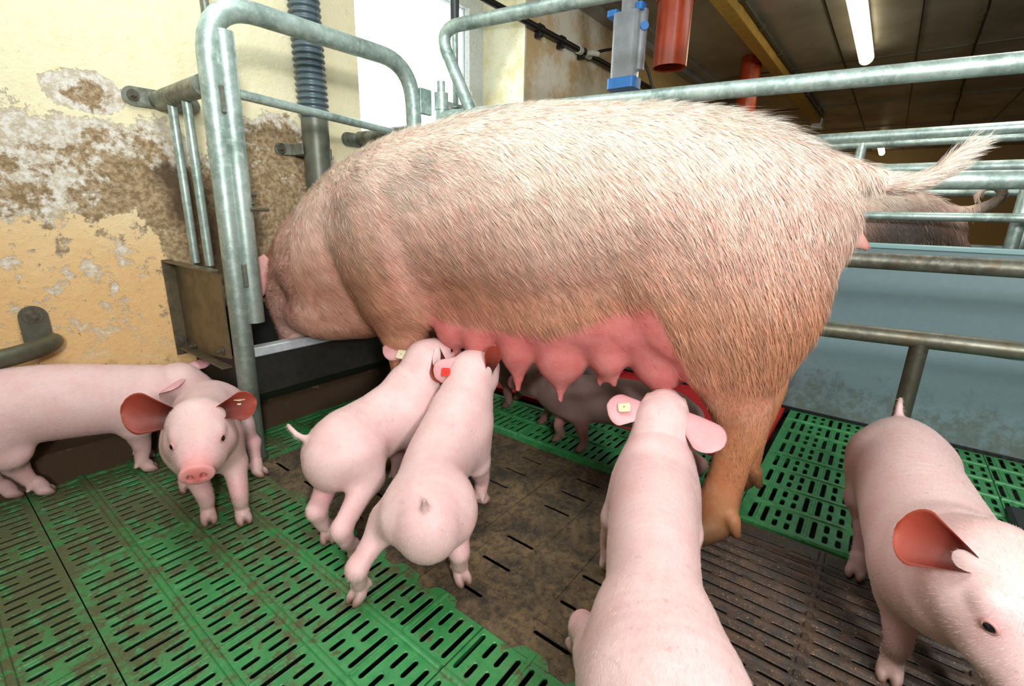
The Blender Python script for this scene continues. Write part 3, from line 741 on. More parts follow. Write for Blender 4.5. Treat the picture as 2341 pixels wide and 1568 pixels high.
for i in range(60):
    k = random.randint(1, 17); p = Vector(pts[k]); p.x += random.random()*.5; q = p+Vector((random.uniform(-.05, .05), random.uniform(-.03, .03), -random.uniform(.0, .035))); m.tube([p, q], .0022, 4)
m.build('cobwebs', CABLE, cb)['kind'] = 'stuff'

# ================================================================== ANIMALS
class SDF:
    def __init__(s, lo, hi, h):
        s.h = h; s.lo = np.array(lo, np.float32); n = np.ceil((np.array(hi)-s.lo)/h).astype(int)+1; s.n = n
        s.F = np.full(n, .2, np.float32)
        s.ax = [s.lo[i]+h*np.arange(n[i], dtype=np.float32) for i in range(3)]
    def _sub(s, c, r):
        i0 = np.maximum(0, np.floor((c-r-s.lo)/s.h).astype(int)); i1 = np.minimum(s.n, np.ceil((c+r-s.lo)/s.h).astype(int)+1)
        return i0, i1
    def chain(s, pts, rad, k=.02, up=(0, 0, 1), sub=False, ra=None, step=.22, smooth=True):
        """tube of overlapping ellipsoids through pts; rad = (side, up) radii; blended in with radius k"""
        P = np.array(pts, np.float64); Rr = np.array([r if hasattr(r, '__len__') else (r, r) for r in rad], np.float64)
        if len(P) > 1:
            out = []; rr = []
            for i in range(len(P)-1):
                p0 = P[max(0, i-1)]; p1 = P[i]; p2 = P[i+1]; p3 = P[min(len(P)-1, i+2)]
                q0 = Rr[max(0, i-1)]; q1 = Rr[i]; q2 = Rr[i+1]; q3 = Rr[min(len(P)-1, i+2)]
                L = np.linalg.norm(p2-p1); m = max(2, int(math.ceil(L/(step*min(q1.min(), q2.min())))))
                for j in range(m):
                    t = j/m; t2 = t*t; t3 = t2*t
                    if smooth: f = lambda a, b, c, d: .5*((2*b)+(-a+c)*t+(2*a-5*b+4*c-d)*t2+(-a+3*b-3*c+d)*t3)
                    else: f = lambda a, b, c, d: b+(c-b)*t
                    out.append(f(p0, p1, p2, p3)); rr.append(np.maximum(f(q0, q1, q2, q3), min(q1.min(), q2.min())*.6))
            out.append(P[-1]); rr.append(Rr[-1]); P = np.array(out); Rr = np.array(rr)
        T = np.gradient(P, axis=0) if len(P) > 1 else np.array([[1., 0, 0]])
        T /= np.maximum(np.linalg.norm(T, axis=1, keepdims=True), 1e-9)
        up = np.array(up, np.float64)
        mx = Rr.max(); lo = P.min(0)-mx*1.2-k*1.5-s.h*2; hi = P.max(0)+mx*1.2+k*1.5+s.h*2
        i0 = np.maximum(0, np.floor((lo-s.lo)/s.h).astype(int)); i1 = np.minimum(s.n, np.ceil((hi-s.lo)/s.h).astype(int)+1)
        if (i1 <= i0).any(): return
        D = np.full(i1-i0, .2, np.float32)
        for p, t, r in zip(P, T, Rr):
            u = up-t*(up@t); nu = np.linalg.norm(u)
            u = u/nu if nu > 1e-4 else np.array([1., 0, 0]); sd = np.cross(t, u)
            R3 = np.array([ra if ra else min(r)*.95, r[0], r[1]])
            m = R3.max()+k*1.2+s.h*1.5
            a, b = s._sub(p, m); a = np.maximum(a, i0); b = np.minimum(b, i1)
            if (b <= a).any(): continue
            X = (s.ax[0][a[0]:b[0]]-p[0])[:, None, None]; Y = (s.ax[1][a[1]:b[1]]-p[1])[None, :, None]; Z = (s.ax[2][a[2]:b[2]]-p[2])[None, None, :]
            k0 = 0; k1 = 0
            for e, q in zip((t, sd, u), R3):
                d = X*np.float32(e[0])+Y*np.float32(e[1])+Z*np.float32(e[2]); d = d*np.float32(1/q); d2 = d*d
                k0 = k0+d2; k1 = k1+d2*np.float32(1/(q*q))
            k0 = np.sqrt(k0); k1 = np.sqrt(k1)+1e-6
            v = k0*(k0-1)/k1
            sl_ = tuple(slice(a[i]-i0[i], b[i]-i0[i]) for i in range(3))
            D[sl_] = np.minimum(D[sl_], v)
        S = s.F[i0[0]:i1[0], i0[1]:i1[1], i0[2]:i1[2]]
        if sub:
            h = np.clip(.5-.5*(S+D)/k, 0, 1); S[...] = S*(1-h)+(-D)*h+k*h*(1-h)
        else:
            h = np.clip(.5+.5*(S-D)/k, 0, 1); S[...] = S*(1-h)+D*h-k*h*(1-h)
    def mesh(s, relax=1):
        F = s.F; I = F < 0
        n = F.shape
        cs = np.zeros((n[0]-1, n[1]-1, n[2]-1), np.int8)
        for dx in (0, 1):
            for dy in (0, 1):
                for dz in (0, 1): cs += I[dx:n[0]-1+dx, dy:n[1]-1+dy, dz:n[2]-1+dz]
        act = (cs > 0) & (cs < 8); idx = np.full(act.shape, -1, np.int64); A = np.argwhere(act); idx[act] = np.arange(len(A))
        acc = np.zeros((len(A), 3)); cnt = np.zeros(len(A))
        corners = [(x, y, z) for x in (0, 1) for y in (0, 1) for z in (0, 1)]
        val = {c: F[A[:, 0]+c[0], A[:, 1]+c[1], A[:, 2]+c[2]] for c in corners}
        for c in corners:
            for a in range(3):
                if c[a] == 0:
                    d = list(c); d[a] = 1; d = tuple(d); v0 = val[c]; v1 = val[d]; m = (v0 < 0) != (v1 < 0)
                    t = np.where(m, v0/np.where(m, v0-v1, 1), 0)
                    p = np.tile(np.array(c, float), (len(A), 1)); p[:, a] += t
                    acc += p*m[:, None]; cnt += m
        V = (A+acc/np.maximum(cnt, 1)[:, None])*s.h+s.lo
        Q = []
        for a in range(3):
            b, c = (a+1) % 3, (a+2) % 3
            sl0 = [slice(None)]*3; sl1 = [slice(None)]*3; sl0[a] = slice(0, -1); sl1[a] = slice(1, None)
            e = I[tuple(sl0)] != I[tuple(sl1)]
            E = np.argwhere(e); ok = (E[:, b] > 0) & (E[:, c] > 0) & (E[:, b] < n[b]-1) & (E[:, c] < n[c]-1); E = E[ok]
            def g(db, dc):
                q = E.copy(); q[:, b] += db; q[:, c] += dc; return idx[q[:, 0], q[:, 1], q[:, 2]]
            q = np.stack([g(-1, -1), g(0, -1), g(0, 0), g(-1, 0)], 1)
            ins = I[E[:, 0], E[:, 1], E[:, 2]]
            q[~ins] = q[~ins][:, ::-1]; Q.append(q)
        Q = np.concatenate(Q); Q = Q[(Q >= 0).all(1)]
        for _ in range(relax):
            S = np.zeros_like(V); C = np.zeros(len(V))
            for i in range(4):
                a, b = Q[:, i], Q[:, (i+1) % 4]
                for q in range(3): S[:, q] += np.bincount(a, V[b, q], len(V))+np.bincount(b, V[a, q], len(V))
                C += np.bincount(a, minlength=len(V))+np.bincount(b, minlength=len(V))
            V = V*.4+.6*S/np.maximum(C, 1)[:, None]
        return V, Q

def col3(r, g, b): return np.array(srgb(r, g, b)[:3])
def paint(V, base, blobs):
    C = np.tile(np.array(base, float), (len(V), 1))
    for c, r, col, st in blobs:
        r = np.array(r if hasattr(r, '__len__') else (r, r, r))
        d = (((V-np.array(c))/r)**2).sum(1); wgt = (st*np.exp(-d*1.4))[:, None]
        C = C*(1-wgt)+np.array(col)*wgt
    return C
def unit(v): v = np.array(v, float); return v/np.linalg.norm(v)

def ear_geo(base, d, opn, L, W, cup=.35, bend=(0, 0, 0), th=.0028, prof=((0, .34), (.15, .46), (.35, .80), (.58, 1), (.76, .88), (.89, .56), (.96, .3), (1, .07)), nu=18, nv=13, wave=0):
    """leaf shaped ear, cupped towards opn; returns verts, faces, inner mask"""
    base = np.array(base, float); d = unit(d); opn = np.array(opn, float); opn = unit(opn-d*(opn@d)); sd = np.cross(d, opn); bend = np.array(bend, float)
    us = np.linspace(0, 1, nu); px = [p[0] for p in prof]; py = [p[1] for p in prof]; Vi = []; Vo = []
    for u in us:
        w_ = ((.34+.66*min(u/.66, 1)**.9) * (max(0, 1-((max(u, .66)-.66)/.345)**2))**.6)*W/2
        for v in np.linspace(-1, 1, nv):
            c = cup*(1-.45*u)
            ang = v*(.5+c*1.9*(1-.5*u)); 
            x = math.sin(ang)/max(.5+c*1.9*(1-.5*u), .1)*w_*1.0; y = (1-math.cos(ang))*w_*.9
            p = base+d*L*u+sd*x+opn*(y+wave*math.sin(u*6+v*2)*.003)+bend*u*u
            Vi.append(p); Vo.append(p-opn*th*(1-abs(v)**6*.9)*(1-u**8*.8))
    V = Vi+Vo; N = nu*nv; F = []
    for i in range(nu-1):
        for j in range(nv-1):
            a = i*nv+j; F.append((a, a+1, a+nv+1, a+nv)); F.append((N+a+1, N+a, N+a+nv, N+a+nv+1))
        a = i*nv; F.append((a, a+nv, N+a+nv, N+a)); a = i*nv+nv-1; F.append((a+nv, a, N+a, N+a+nv))
    for j in range(nv-1):
        a = (nu-1)*nv+j; F.append((a, a+1, N+a+1, N+a)); F.append((j+1, j, N+j, N+j+1))
    inner = np.array([1]*N+[0]*N)
    return np.array(V), F, inner
def torus_geo(c, nrm, r, r2, squash=1.0, n=20, k=8, upv=(0, 0, 1)):
    nrm = unit(nrm); u = np.array(upv, float); u = unit(u-nrm*(u@nrm)); sd = np.cross(u, nrm); V = []; F = []
    for i in range(n):
        a = 2*PI*i/n; ring = sd*math.cos(a)*r+u*math.sin(a)*r*squash; rd = unit(ring)
        for j in range(k):
            b = 2*PI*j/k; V.append(np.array(c)+ring+rd*math.cos(b)*r2+nrm*math.sin(b)*r2)
    for i in range(n):
        for j in range(k): F.append((i*k+j, ((i+1) % n)*k+j, ((i+1) % n)*k+(j+1) % k, i*k+(j+1) % k))
    return np.array(V), F

def hair(name, parent, V, Q, n, dirfn, length, width, mat, colfn, lift=.25, densfn=None, jitter=.25, curve=.5, seed=1):
    """coat of short tapered hairs rooted on the skin"""
    rng = np.random.default_rng(seed)
    T = np.concatenate([Q[:, [0, 1, 2]], Q[:, [0, 2, 3]]]); A, B, Cc = V[T[:, 0]], V[T[:, 1]], V[T[:, 2]]
    N = np.cross(B-A, Cc-A); ar = np.linalg.norm(N, axis=1); N /= np.maximum(ar, 1e-12)[:, None]
    wgt = ar.copy()
    if densfn is not None: wgt *= densfn((A+B+Cc)/3, N)
    wgt /= wgt.sum(); ti = rng.choice(len(T), n, p=wgt)
    u = rng.random(n); v = rng.random(n); f = u+v > 1; u[f] = 1-u[f]; v[f] = 1-v[f]
    P = A[ti]+(B[ti]-A[ti])*u[:, None]+(Cc[ti]-A[ti])*v[:, None]; Nn = N[ti]
    D = dirfn(P, Nn)+rng.normal(0, jitter, (n, 3)); D -= Nn*(D*Nn).sum(1)[:, None]; D /= np.maximum(np.linalg.norm(D, axis=1), 1e-9)[:, None]
    L = (length(P, Nn) if callable(length) else np.full(n, length))*rng.uniform(.6, 1.25, n); L = L[:, None]
    lf = (lift(P, Nn) if callable(lift) else np.full(n, lift))[:, None]*rng.uniform(.4, 1.5, (n, 1))
    S = np.cross(Nn, D); S = S+Nn*rng.normal(0, .45, (n, 1)); S /= np.linalg.norm(S, axis=1)[:, None]
    cv = rng.normal(0, .05, (n, 1))
    p0 = P-Nn*.001; p1 = P+D*L*.5+Nn*L*lf*.62+S*cv*L*.3; p2 = P+D*L+Nn*L*lf*(1-curve*.4)+S*cv*L
    w_ = width*rng.uniform(.7, 1.3, (n, 1))/2
    VV = np.stack([p0-S*w_, p0+S*w_, p1-S*w_*.8, p1+S*w_*.8, p2], 1).reshape(-1, 3)
    b = (np.arange(n)*5)[:, None]
    M4 = np.array(world_loc(parent).inverted()); VL = VV @ M4[:3, :3].T + M4[:3, 3]
    me = bpy.data.meshes.new(name); me.vertices.add(5*n); me.vertices.foreach_set('co', VL.astype(np.float32).ravel())
    li = np.concatenate([b+np.array([[0, 1, 3, 2]]), b+np.array([[2, 3, 4]])], 1).astype(np.int32)
    me.loops.add(7*n); me.loops.foreach_set('vertex_index', li.ravel())
    me.polygons.add(2*n); st = (np.arange(n)*7)[:, None]+np.array([[0, 4]]); me.polygons.foreach_set('loop_start', st.ravel().astype(np.int32))
    me.polygons.foreach_set('loop_total', np.tile([4, 3], n).astype(np.int32)); me.polygons.foreach_set('use_smooth', [True]*(2*n))
    me.materials.append(mat); me.update(calc_edges=True)
    Cl = np.clip(colfn(P, Nn)*rng.uniform(.62, 1.25, (n, 1)), 0, 1); cc = np.ones((n, 5, 4), np.float32); cc[:, :, :3] = Cl[:, None, :]
    a = me.color_attributes.new('Col', 'FLOAT_COLOR', 'POINT'); a.data.foreach_set('color', cc.ravel())
    o = bpy.data.objects.new(name, me); COL.objects.link(o); o.parent = parent; return o

PALE = col3(228, 196, 195); PINK = col3(220, 142, 152); SALM = col3(226, 120, 118); HOOF = col3(112, 80, 58); DIRT = col3(150, 118, 92); INEAR = col3(216, 104, 88)

def piglet(label, spine, head, feet, ears, tail, h=.0036, tint=None, group='piglets in the pen', tagspec=None, hairs=9000, blobs=(), eyes=(1, -1), k=1.0, kh=1.12, furlen=.010):
    """spine: [(x, y, ztop, rw, rh)...] rump to neck; head: poll, eye level, snout tip (x,y,z);
       feet: hind left, hind right, front left, front right (x, y[, dz])"""
    sp = np.array(spine, float); C0 = np.stack([sp[:, 0], sp[:, 1], sp[:, 2]-sp[:, 4]], 1)
    allp = np.concatenate([C0, np.array(head, float), np.array([[f[0], f[1], 0] for f in feet])])
    lo = allp.min(0)-.13; hi = allp.max(0)+.12; lo[2] = -.012
    S = SDF(lo, hi, h)
    S.chain(C0, [(a, b) for a, b in sp[:, 3:5]], .03)
    n = len(C0); fh = unit(np.append((C0[1]-C0[0])[:2]+(C0[2]-C0[1])[:2]*.5, 0)); fs = unit(np.append((C0[n-1]-C0[n-3])[:2], 0))
    rt = lambda f: np.cross(f, (0, 0, 1.0))
    bl = []
    hipc = C0[1]; shc = C0[-2]
    for i, ft in enumerate(feet):
        side = -1 if i % 2 == 0 else 1; g = np.array([ft[0], ft[1], 0.0]); Z = np.array([0, 0, 1.0])
        if i < 2:
            f = fh; r = rt(f); top = hipc+r*side*.050*k-Z*.0; hk = g-f*.030*k+Z*.098*k-r*side*.002
            kn = top*.66+hk*.34+f*.040*k+r*side*.006*k; kn[2] = hk[2]+.058*k
            S.chain([top, kn*.55+top*.45, kn], [(.046*k, .068*k), (.041*k, .056*k), (.033*k, .041*k)], .03, up=f)
            mid = kn*.45+hk*.55
            S.chain([kn, mid, hk], [(.033*k, .038*k), (.0235*k, .027*k), (.0195*k, .0235*k)], .022, up=f)
            S.chain([hk, hk*.4+g*.6+Z*.012, g-f*.002+Z*.040*k, g+f*.006+Z*.022*k], [(.0195*k, .0235*k), (.0155*k, .0165*k), (.017*k, .0175*k), (.017*k, .017*k)], .014, up=f)
        else:
            f = fs; r = rt(f); top = shc+r*side*.044*k-Z*.012; el = np.array([*(top[:2]*.45+g[:2]*.55), .150*k])-f*.014+r*side*.006; cp = g+Z*.080*k+f*.004
            S.chain([top, top*.45+el*.55, el], [(.040*k, .058*k), (.036*k, .050*k), (.029*k, .036*k)], .032, up=f)
            S.chain([el, cp, g+Z*.042*k-f*.003, g+f*.006+Z*.022*k], [(.028*k, .033*k), (.0205*k, .0215*k), (.0165*k, .0165*k), (.0175*k, .017*k)], .016, up=f)
        fw = unit(np.append(ft[2:4], 0)) if len(ft) >= 4 else f; rr = rt(fw)
        for q in (-1, 1):
            S.chain([g+fw*.004+rr*q*.008*k+Z*.018*k, g+fw*.017*k+rr*q*.0100*k+Z*.012*k, g+fw*.026*k+rr*q*.0090*k+Z*.0075], [(.0100*k, .013*k), (.0092*k, .0115*k), (.0064*k, .0068*k)], .004, up=(0, 0, 1))
            S.chain([g-fw*.013*k+rr*q*.010*k+Z*.036*k, g-fw*.019*k+rr*q*.012*k+Z*.026*k], [.0065*k, .004*k], .006)
        bl += [(g+Z*.10, (.06, .06, .05), PINK, .40), (g+Z*.085-f*.03, (.018, .018, .020), DIRT, .35)]
        bl += [(g+fw*.024+Z*.001, (.032, .034, .024), HOOF, 1.0), (g+fw*.026+Z*.001, (.030, .034, .021), HOOF*.8, 1.0), (g+Z*.05, (.05, .05, .035), DIRT, .28)]
    # head
    H = [np.array(p, float) for p in head]; poll, eyem, tip = H; hf = unit(tip-poll); hup = np.array([0, 0, 1.0]); hup = unit(hup-hf*(hup@hf)) if abs(hf[2]) < .93 else unit(-fs*np.sign(hf[2])*-1); hr = np.cross(hf, hup)
    neck0 = C0[-1]
    S.chain([C0[-2]*.35+neck0*.65, neck0, poll*.75+neck0*.25-hup*.004, poll], [(.066*kh, .078*kh), (.062*kh, .07*kh), (.056*kh, .060*kh), (.051*kh, .052*kh)], .03)
    m1 = eyem*.45+tip*.55
    S.chain([poll, eyem, m1-hup*.004*kh, tip-hf*.020*kh], [(.050*kh, .050*kh), (.047*kh, .048*kh), (.034*kh, .034*kh), (.0235*kh, .0235*kh)], .018, up=hup)
    for q in (-1, 1):   # jowls, brow
        S.chain([poll*.4+eyem*.6+hr*q*.026*kh-hup*.022*kh, m1*.6+eyem*.4+hr*q*.018*kh-hup*.020*kh], [.031*kh, .022*kh], .022)
        S.chain([eyem+hr*q*.031*kh+hup*.022*kh-hf*.004, eyem+hr*q*.030*kh+hup*.019*kh+hf*.012], [.013*kh, .010*kh], .012)
    S.chain([eyem-hup*.030*kh, tip-hf*.030*kh-hup*.015*kh], [.022*kh, .012*kh], .016)     # lower jaw
    S.chain([tip-hf*.012*kh-hup*.001, tip-hf*.002*kh], [(.0265*kh, .0215*kh), (.0285*kh, .0235*kh)], .004, up=hup, ra=.007*kh)   # snout disc
    for q in (-1, 1): S.chain([tip+hr*q*.010*kh+hf*.006*kh, tip+hr*q*.010*kh-hf*.008*kh], [(.0050*kh, .0066*kh), (.0042*kh, .0052*kh)], .003, sub=True, up=hup)
    for (bs, dr, op, L, W, *rest) in ears:   # fleshy ear roots
        bs = np.array(bs, float); dr = unit(dr); S.chain([poll*.5+bs*.5, poll*.26+bs*.74], [.020*kh, .012*kh], .016); S.chain([poll*.26+bs*.74, bs-dr*.014], [.010*kh, .006*kh], .010)
    # tail
    tl = [np.array(p, float) for p in tail]
    if len(tl) > 1: S.chain([C0[0]*.2+tl[0]*.8]+tl, [.013*k]+list(np.linspace(.0105*k, .0052*k, len(tl))), .010)
    V, Q = S.mesh(1)
    eyeblobs = []
    ep = []
    for q in (-1, 1):
        d = unit(hr*q*.85+hf*.42+hup*.22); o_ = eyem+hf*.002; t = 0.0
        # march to the skin
        def fval(p):
            i = (p-S.lo)/S.h; j = np.clip(np.floor(i).astype(int), 0, S.n-2); fr = i-j; v_ = 0
            for a in (0, 1):
                for b in (0, 1):
                    for c in (0, 1): v_ += S.F[j[0]+a, j[1]+b, j[2]+c]*(fr[0] if a else 1-fr[0])*(fr[1] if b else 1-fr[1])*(fr[2] if c else 1-fr[2])
            return v_
        p = o_+hup*.010*kh
        for _ in range(60):
            if fval(p) > 0: break
            p = p+d*.0015
        ep.append((p, d, q)); eyeblobs.append((p, .018*kh, PINK*.95, .45))
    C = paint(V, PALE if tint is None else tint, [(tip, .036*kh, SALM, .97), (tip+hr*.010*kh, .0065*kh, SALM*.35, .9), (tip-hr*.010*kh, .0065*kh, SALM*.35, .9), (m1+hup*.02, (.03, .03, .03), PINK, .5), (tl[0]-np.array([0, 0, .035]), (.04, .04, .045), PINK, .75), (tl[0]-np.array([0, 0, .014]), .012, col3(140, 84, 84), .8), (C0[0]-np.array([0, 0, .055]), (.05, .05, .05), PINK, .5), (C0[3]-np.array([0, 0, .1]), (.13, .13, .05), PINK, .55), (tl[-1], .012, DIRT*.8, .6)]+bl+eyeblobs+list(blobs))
    for q in (-1, 1):
        pass
    Vs = [V]; Fs = [Q.tolist()]; Cs = [C]; off = len(V)
    for (bs, dr, op, L, W, *rest) in ears:
        kw = rest[0] if rest else {}
        bs = np.array(bs, float)-unit(dr)*.016; L = L+.016; ev, ef, inn = ear_geo(bs, dr, op, L, W, **kw)
        Vs.append(ev); Fs.append([tuple(i+off for i in f) for f in ef]); off += len(ev)
        uu = ((ev-np.array(bs))@unit(dr)/L)[:, None]
        rr_ = np.clip((uu-.12)/.75, 0, 1); ci = col3(66, 20, 15)*(1-rr_)+col3(150, 64, 48)*rr_; ci = np.where(rr_ < .35, ci*.75, ci); co = PALE*.45+PINK*.55
        Cs.append(np.where(inn[:, None] == 1, ci, np.tile(co, (len(ev), 1))))
    for p, d, q in ep:
        if q in eyes:
            tv, tf = torus_geo(p-d*.0012, d, .0068*kh, .0024*kh, .78, upv=hup); Vs.append(tv); Fs.append([tuple(i+off for i in f) for f in tf]); off += len(tv); Cs.append(np.tile(col3(198, 150, 144), (len(tv), 1)))
    root = empty('piglet', (float(C0[2][0]), float(C0[2][1]), 0), math.atan2(fs[1], fs[0]))
    tag(root, label, 'piglet', group)
    mesh_obj('body', np.concatenate(Vs), sum(Fs, []), PIGSKIN, root, True, np.concatenate(Cs))
    for p, d, q in ep:
        if q in eyes:
            m = MB(); c = p-d*.0036*kh; n_ = 12; VV = []; FF = []
            for i in range(n_+1):
                th = PI*i/n_
                for j in range(16):
                    ph = 2*PI*j/16; VV.append((c[0]+.0070*kh*math.sin(th)*math.cos(ph), c[1]+.0070*kh*math.sin(th)*math.sin(ph), c[2]+.0070*kh*math.cos(th)))
            for i in range(n_):
                for j in range(16): FF.append((i*16+j, (i+1)*16+j, (i+1)*16+(j+1) % 16, i*16+(j+1) % 16))
            m.add(VV, FF); m.build('eye', EYE, root, True, 0)
    if tagspec:
        (c, nrm, upv, size, mat, back) = tagspec; ear_tag(c, nrm, upv, size, mat, root, back)
    # fine white bristles
    fb = unit(C0[0]-C0[-1]); 
    def dirfn(P, N): return np.tile(fb, (len(P), 1))+np.array([0, 0, -.55])
    def cf(P, N): return np.tile(col3(244, 220, 212), (len(P), 1))
    def dens(P, N): return (P[:, 2] > .03)*(((P-tip)**2).sum(1) > (.034*kh)**2)*1.0
    if hairs: hair('hair', root, V, Q, int(hairs*4), dirfn, furlen, .00024, HAIR, cf, .10, dens, .16, seed=len(label))
    return root

def ear_tag(c, nrm, upv, s, mat, parent, back=True):
    c = np.array(c, float); n = unit(nrm); u = np.array(upv, float); u = unit(u-n*(u@n)); r = np.cross(u, n); V = []; k = 4; rad = s*.18
    for off in (-.001, .001):
        for cx, cy, a0 in ((1, 1, 0), (-1, 1, 90), (-1, -1, 180), (1, -1, 270)):
            for i in range(k):
                a = math.radians(a0+90*i/(k-1)); V.append(c+n*off+r*(cx*(s/2-rad)+rad*math.cos(a))+u*(cy*(s/2-rad)+rad*math.sin(a)))
    N = 4*k; F = [tuple(reversed(range(N))), tuple(range(N, 2*N))]+[(i, (i+1) % N, N+(i+1) % N, N+i) for i in range(N)]
    m = MB(); m.add(V, F); t = m.build('ear_tag', mat, parent, False, 0)
    m = MB(); m.tube([c-n*.011, c+n*.0025], s*.16 if back else s*.06, 12); m.tube([c-n*.013, c-n*.009], s*.24, 12); m.build('tag_pin', mat, t)
    m = MB(); m.tube([c+n*.001, c+n*.0027], s*.055, 10); m.build('tag_hole', BLACK, t)
    return t

# the right one of the suckling pair, red tag in its left ear
piglet('suckling piglet with splayed hind legs and a red ear tag, seen from behind',
  [(.545, .615, .268, .066, .073), (.585, .655, .286, .083, .086), (.640, .710, .294, .074, .084), (.70, .750, .310, .077, .092), (.765, .778, .330, .082, .096), (.815, .795, .352, .078, .092), (.855, .808, .378, .064, .076)],
  [(.895, .820, .378), (.930, .828, .385), (1.000, .838, .400)],
  [(.470, .748, -.75, -.1), (.640, .622, -.2, -.6), (.775, .86), (.880, .770)],
  [((.862, .832, .412), (-.50, .50, -.45), (.7, .45, -.1), .076, .078), ((.905, .762, .400), (-.10, -.30, .95), (-.75, -.60, .1), .074, .052, {'cup': .6})],
  [(.535, .606, .245), (.520, .594, .262), (.514, .588, .282)],
  tagspec=((.826, .846, .392), (-.7, -.5, .3), (0, 0, 1), .022, TAGR, True), k=1.02)
# the left one, white tag
piglet('left piglet of the suckling pair, tail held out sideways',
  [(.550, .955, .285, .066, .075), (.595, .970, .318, .084, .094), (.655, .985, .322, .078, .092), (.710, .988, .330, .077, .092), (.765, .984, .348, .079, .092), (.810, .974, .370, .074, .084), (.840, .966, .390, .062, .070)],
  [(.862, .960, .390), (.895, .955, .395), (.965, .945, .402)],
  [(.532, .972, -.3, -.5), (.530, .862, .1, -.6), (.800, 1.03), (.838, .915)],
  [((.845, 1.008, .410), (-.45, .80, .10), (.5, .2, -.6), .080, .072), ((.862, .908, .418), (-.25, -.42, -.70), (-.75, -.55, .2), .080, .070, {'cup': .6})],
  [(.560, .958, .262), (.535, .985, .262), (.515, 1.03, .270), (.508, 1.062, .290)],
  tagspec=((.818, 1.012, .408), (-.6, -.3, .6), (.1, 0, 1), .026, TAGW, False), k=1.02)
# bottom centre
piglet('suckling piglet seen from above, nearest the camera, cream square ear tag',
  [(.400, .075, .300, .070, .080), (.470, .110, .322, .097, .098), (.545, .155, .320, .092, .092), (.62, .188, .318, .074, .088), (.72, .23, .325, .078, .092), (.82, .268, .332, .083, .094), (.90, .298, .338, .080, .088), (.96, .318, .348, .062, .070)],
  [(.990, .328, .345), (1.026, .338, .358), (1.088, .357, .376)],
  [(.640, .318, .6, .75), (.50, -.03, .8, -.2), (.87, .375), (.92, .215)],
  [((.985, .372, .372), (-.35, .93, -.05), (.35, .1, -.9), .082, .112, {'cup': .18}), ((1.005, .285, .372), (-.30, -.93, -.10), (.35, .1, -.9), .100, .100, {'cup': .2, 'bend': (-.012, 0, -.02)})],
  [(.385, .085, .27), (.365, .075, .285), (.352, .068, .305)],
  tagspec=((.955, .405, .374), (-.38, .0, .9), (1, .5, 0), .027, TAGW, False), k=1.04, kh=1.1, hairs=14000, blobs=[((.90, .235, .27), (.02, .02, .03), col3(120, 96, 96), .7), ((.86, .36, .27), (.03, .02, .03), col3(160, 130, 128), .5)])
# right, facing the camera
piglet('piglet at the right edge walking towards the camera with head lowered',
  [(1.43, -.115, .335, .075, .085), (1.36, -.118, .350, .098, .100), (1.27, -.128, .348, .096, .100), (1.16, -.145, .345, .098, .104), (1.06, -.160, .345, .100, .108), (.97, -.172, .350, .098, .105), (.905, -.182, .360, .080, .090)],
  [(.868, -.200, .326), (.838, -.212, .296), (.765, -.280, .178)],
  [(1.235, -.205, -1, 0), (1.232, -.080, -1, .1), (.935, -.275, -1, 0), (.962, -.142, -1, 0)],
  [((.824, -.158, .350), (.22, .95, .10), (-.80, .25, .45), .074, .100, {'cup': .5}), ((.885, -.240, .350), (.5, -.9, .05), (-.8, 0, .5), .088, .088)],
  [(1.445, -.108, .305), (1.463, -.100, .335), (1.470, -.096, .368)], k=1.06, kh=1.28, h=.0034, hairs=16000,
  blobs=[((.80, -.16, .26), (.03, .03, .03), DIRT, .3), ((.955, -.125, .05), (.04, .04, .03), DIRT, .7), ((.86, -.22, .36), (.06, .05, .03), col3(214, 184, 156), .5)])
# facing the camera beside the gate post
piglet('piglet facing the camera beside the gate post with a cream tag in its ear',
  [(.520, 1.555, .262, .066, .074), (.503, 1.520, .292, .084, .086), (.475, 1.455, .300, .078, .086), (.445, 1.390, .306, .076, .090), (.415, 1.330, .312, .076, .094), (.395, 1.280, .318, .070, .086), (.382, 1.245, .322, .062, .072)],
  [(.373, 1.222, .292), (.357, 1.180, .268), (.314, 1.092, .232)],
  [(.560, 1.400, .4, -.9), (.395, 1.478, -.2, -1), (.432, 1.205, -.2, -1), (.376, 1.272, -.3, -1)],
  [((.415, 1.190, .322), (.72, -.45, .12), (-.35, -.75, .25), .078, .082, {'cup': .55, 'bend': (0, 0, .006)}), ((.335, 1.250, .318), (-.80, .40, .22), (-.45, -.80, .15), .098, .108, {'cup': .35, 'bend': (0, 0, .012)})],
  [(.53, 1.57, .23), (.535, 1.585, .20)],
  tagspec=((.452, 1.175, .345), (.15, .1, 1), (.3, -1, 0), .026, TAGW, True), k=1.0, kh=1.22, h=.0028, hairs=9000,
  blobs=[((.352, 1.16, .305), (.03, .03, .02), col3(206, 170, 140), .5), ((.345, 1.14, .27), (.02, .02, .02), col3(196, 150, 140), .5), ((.43, 1.21, .08), (.03, .03, .014), col3(100, 76, 58), .7), ((.376, 1.272, .08), (.03, .03, .014), col3(100, 76, 58), .6)])
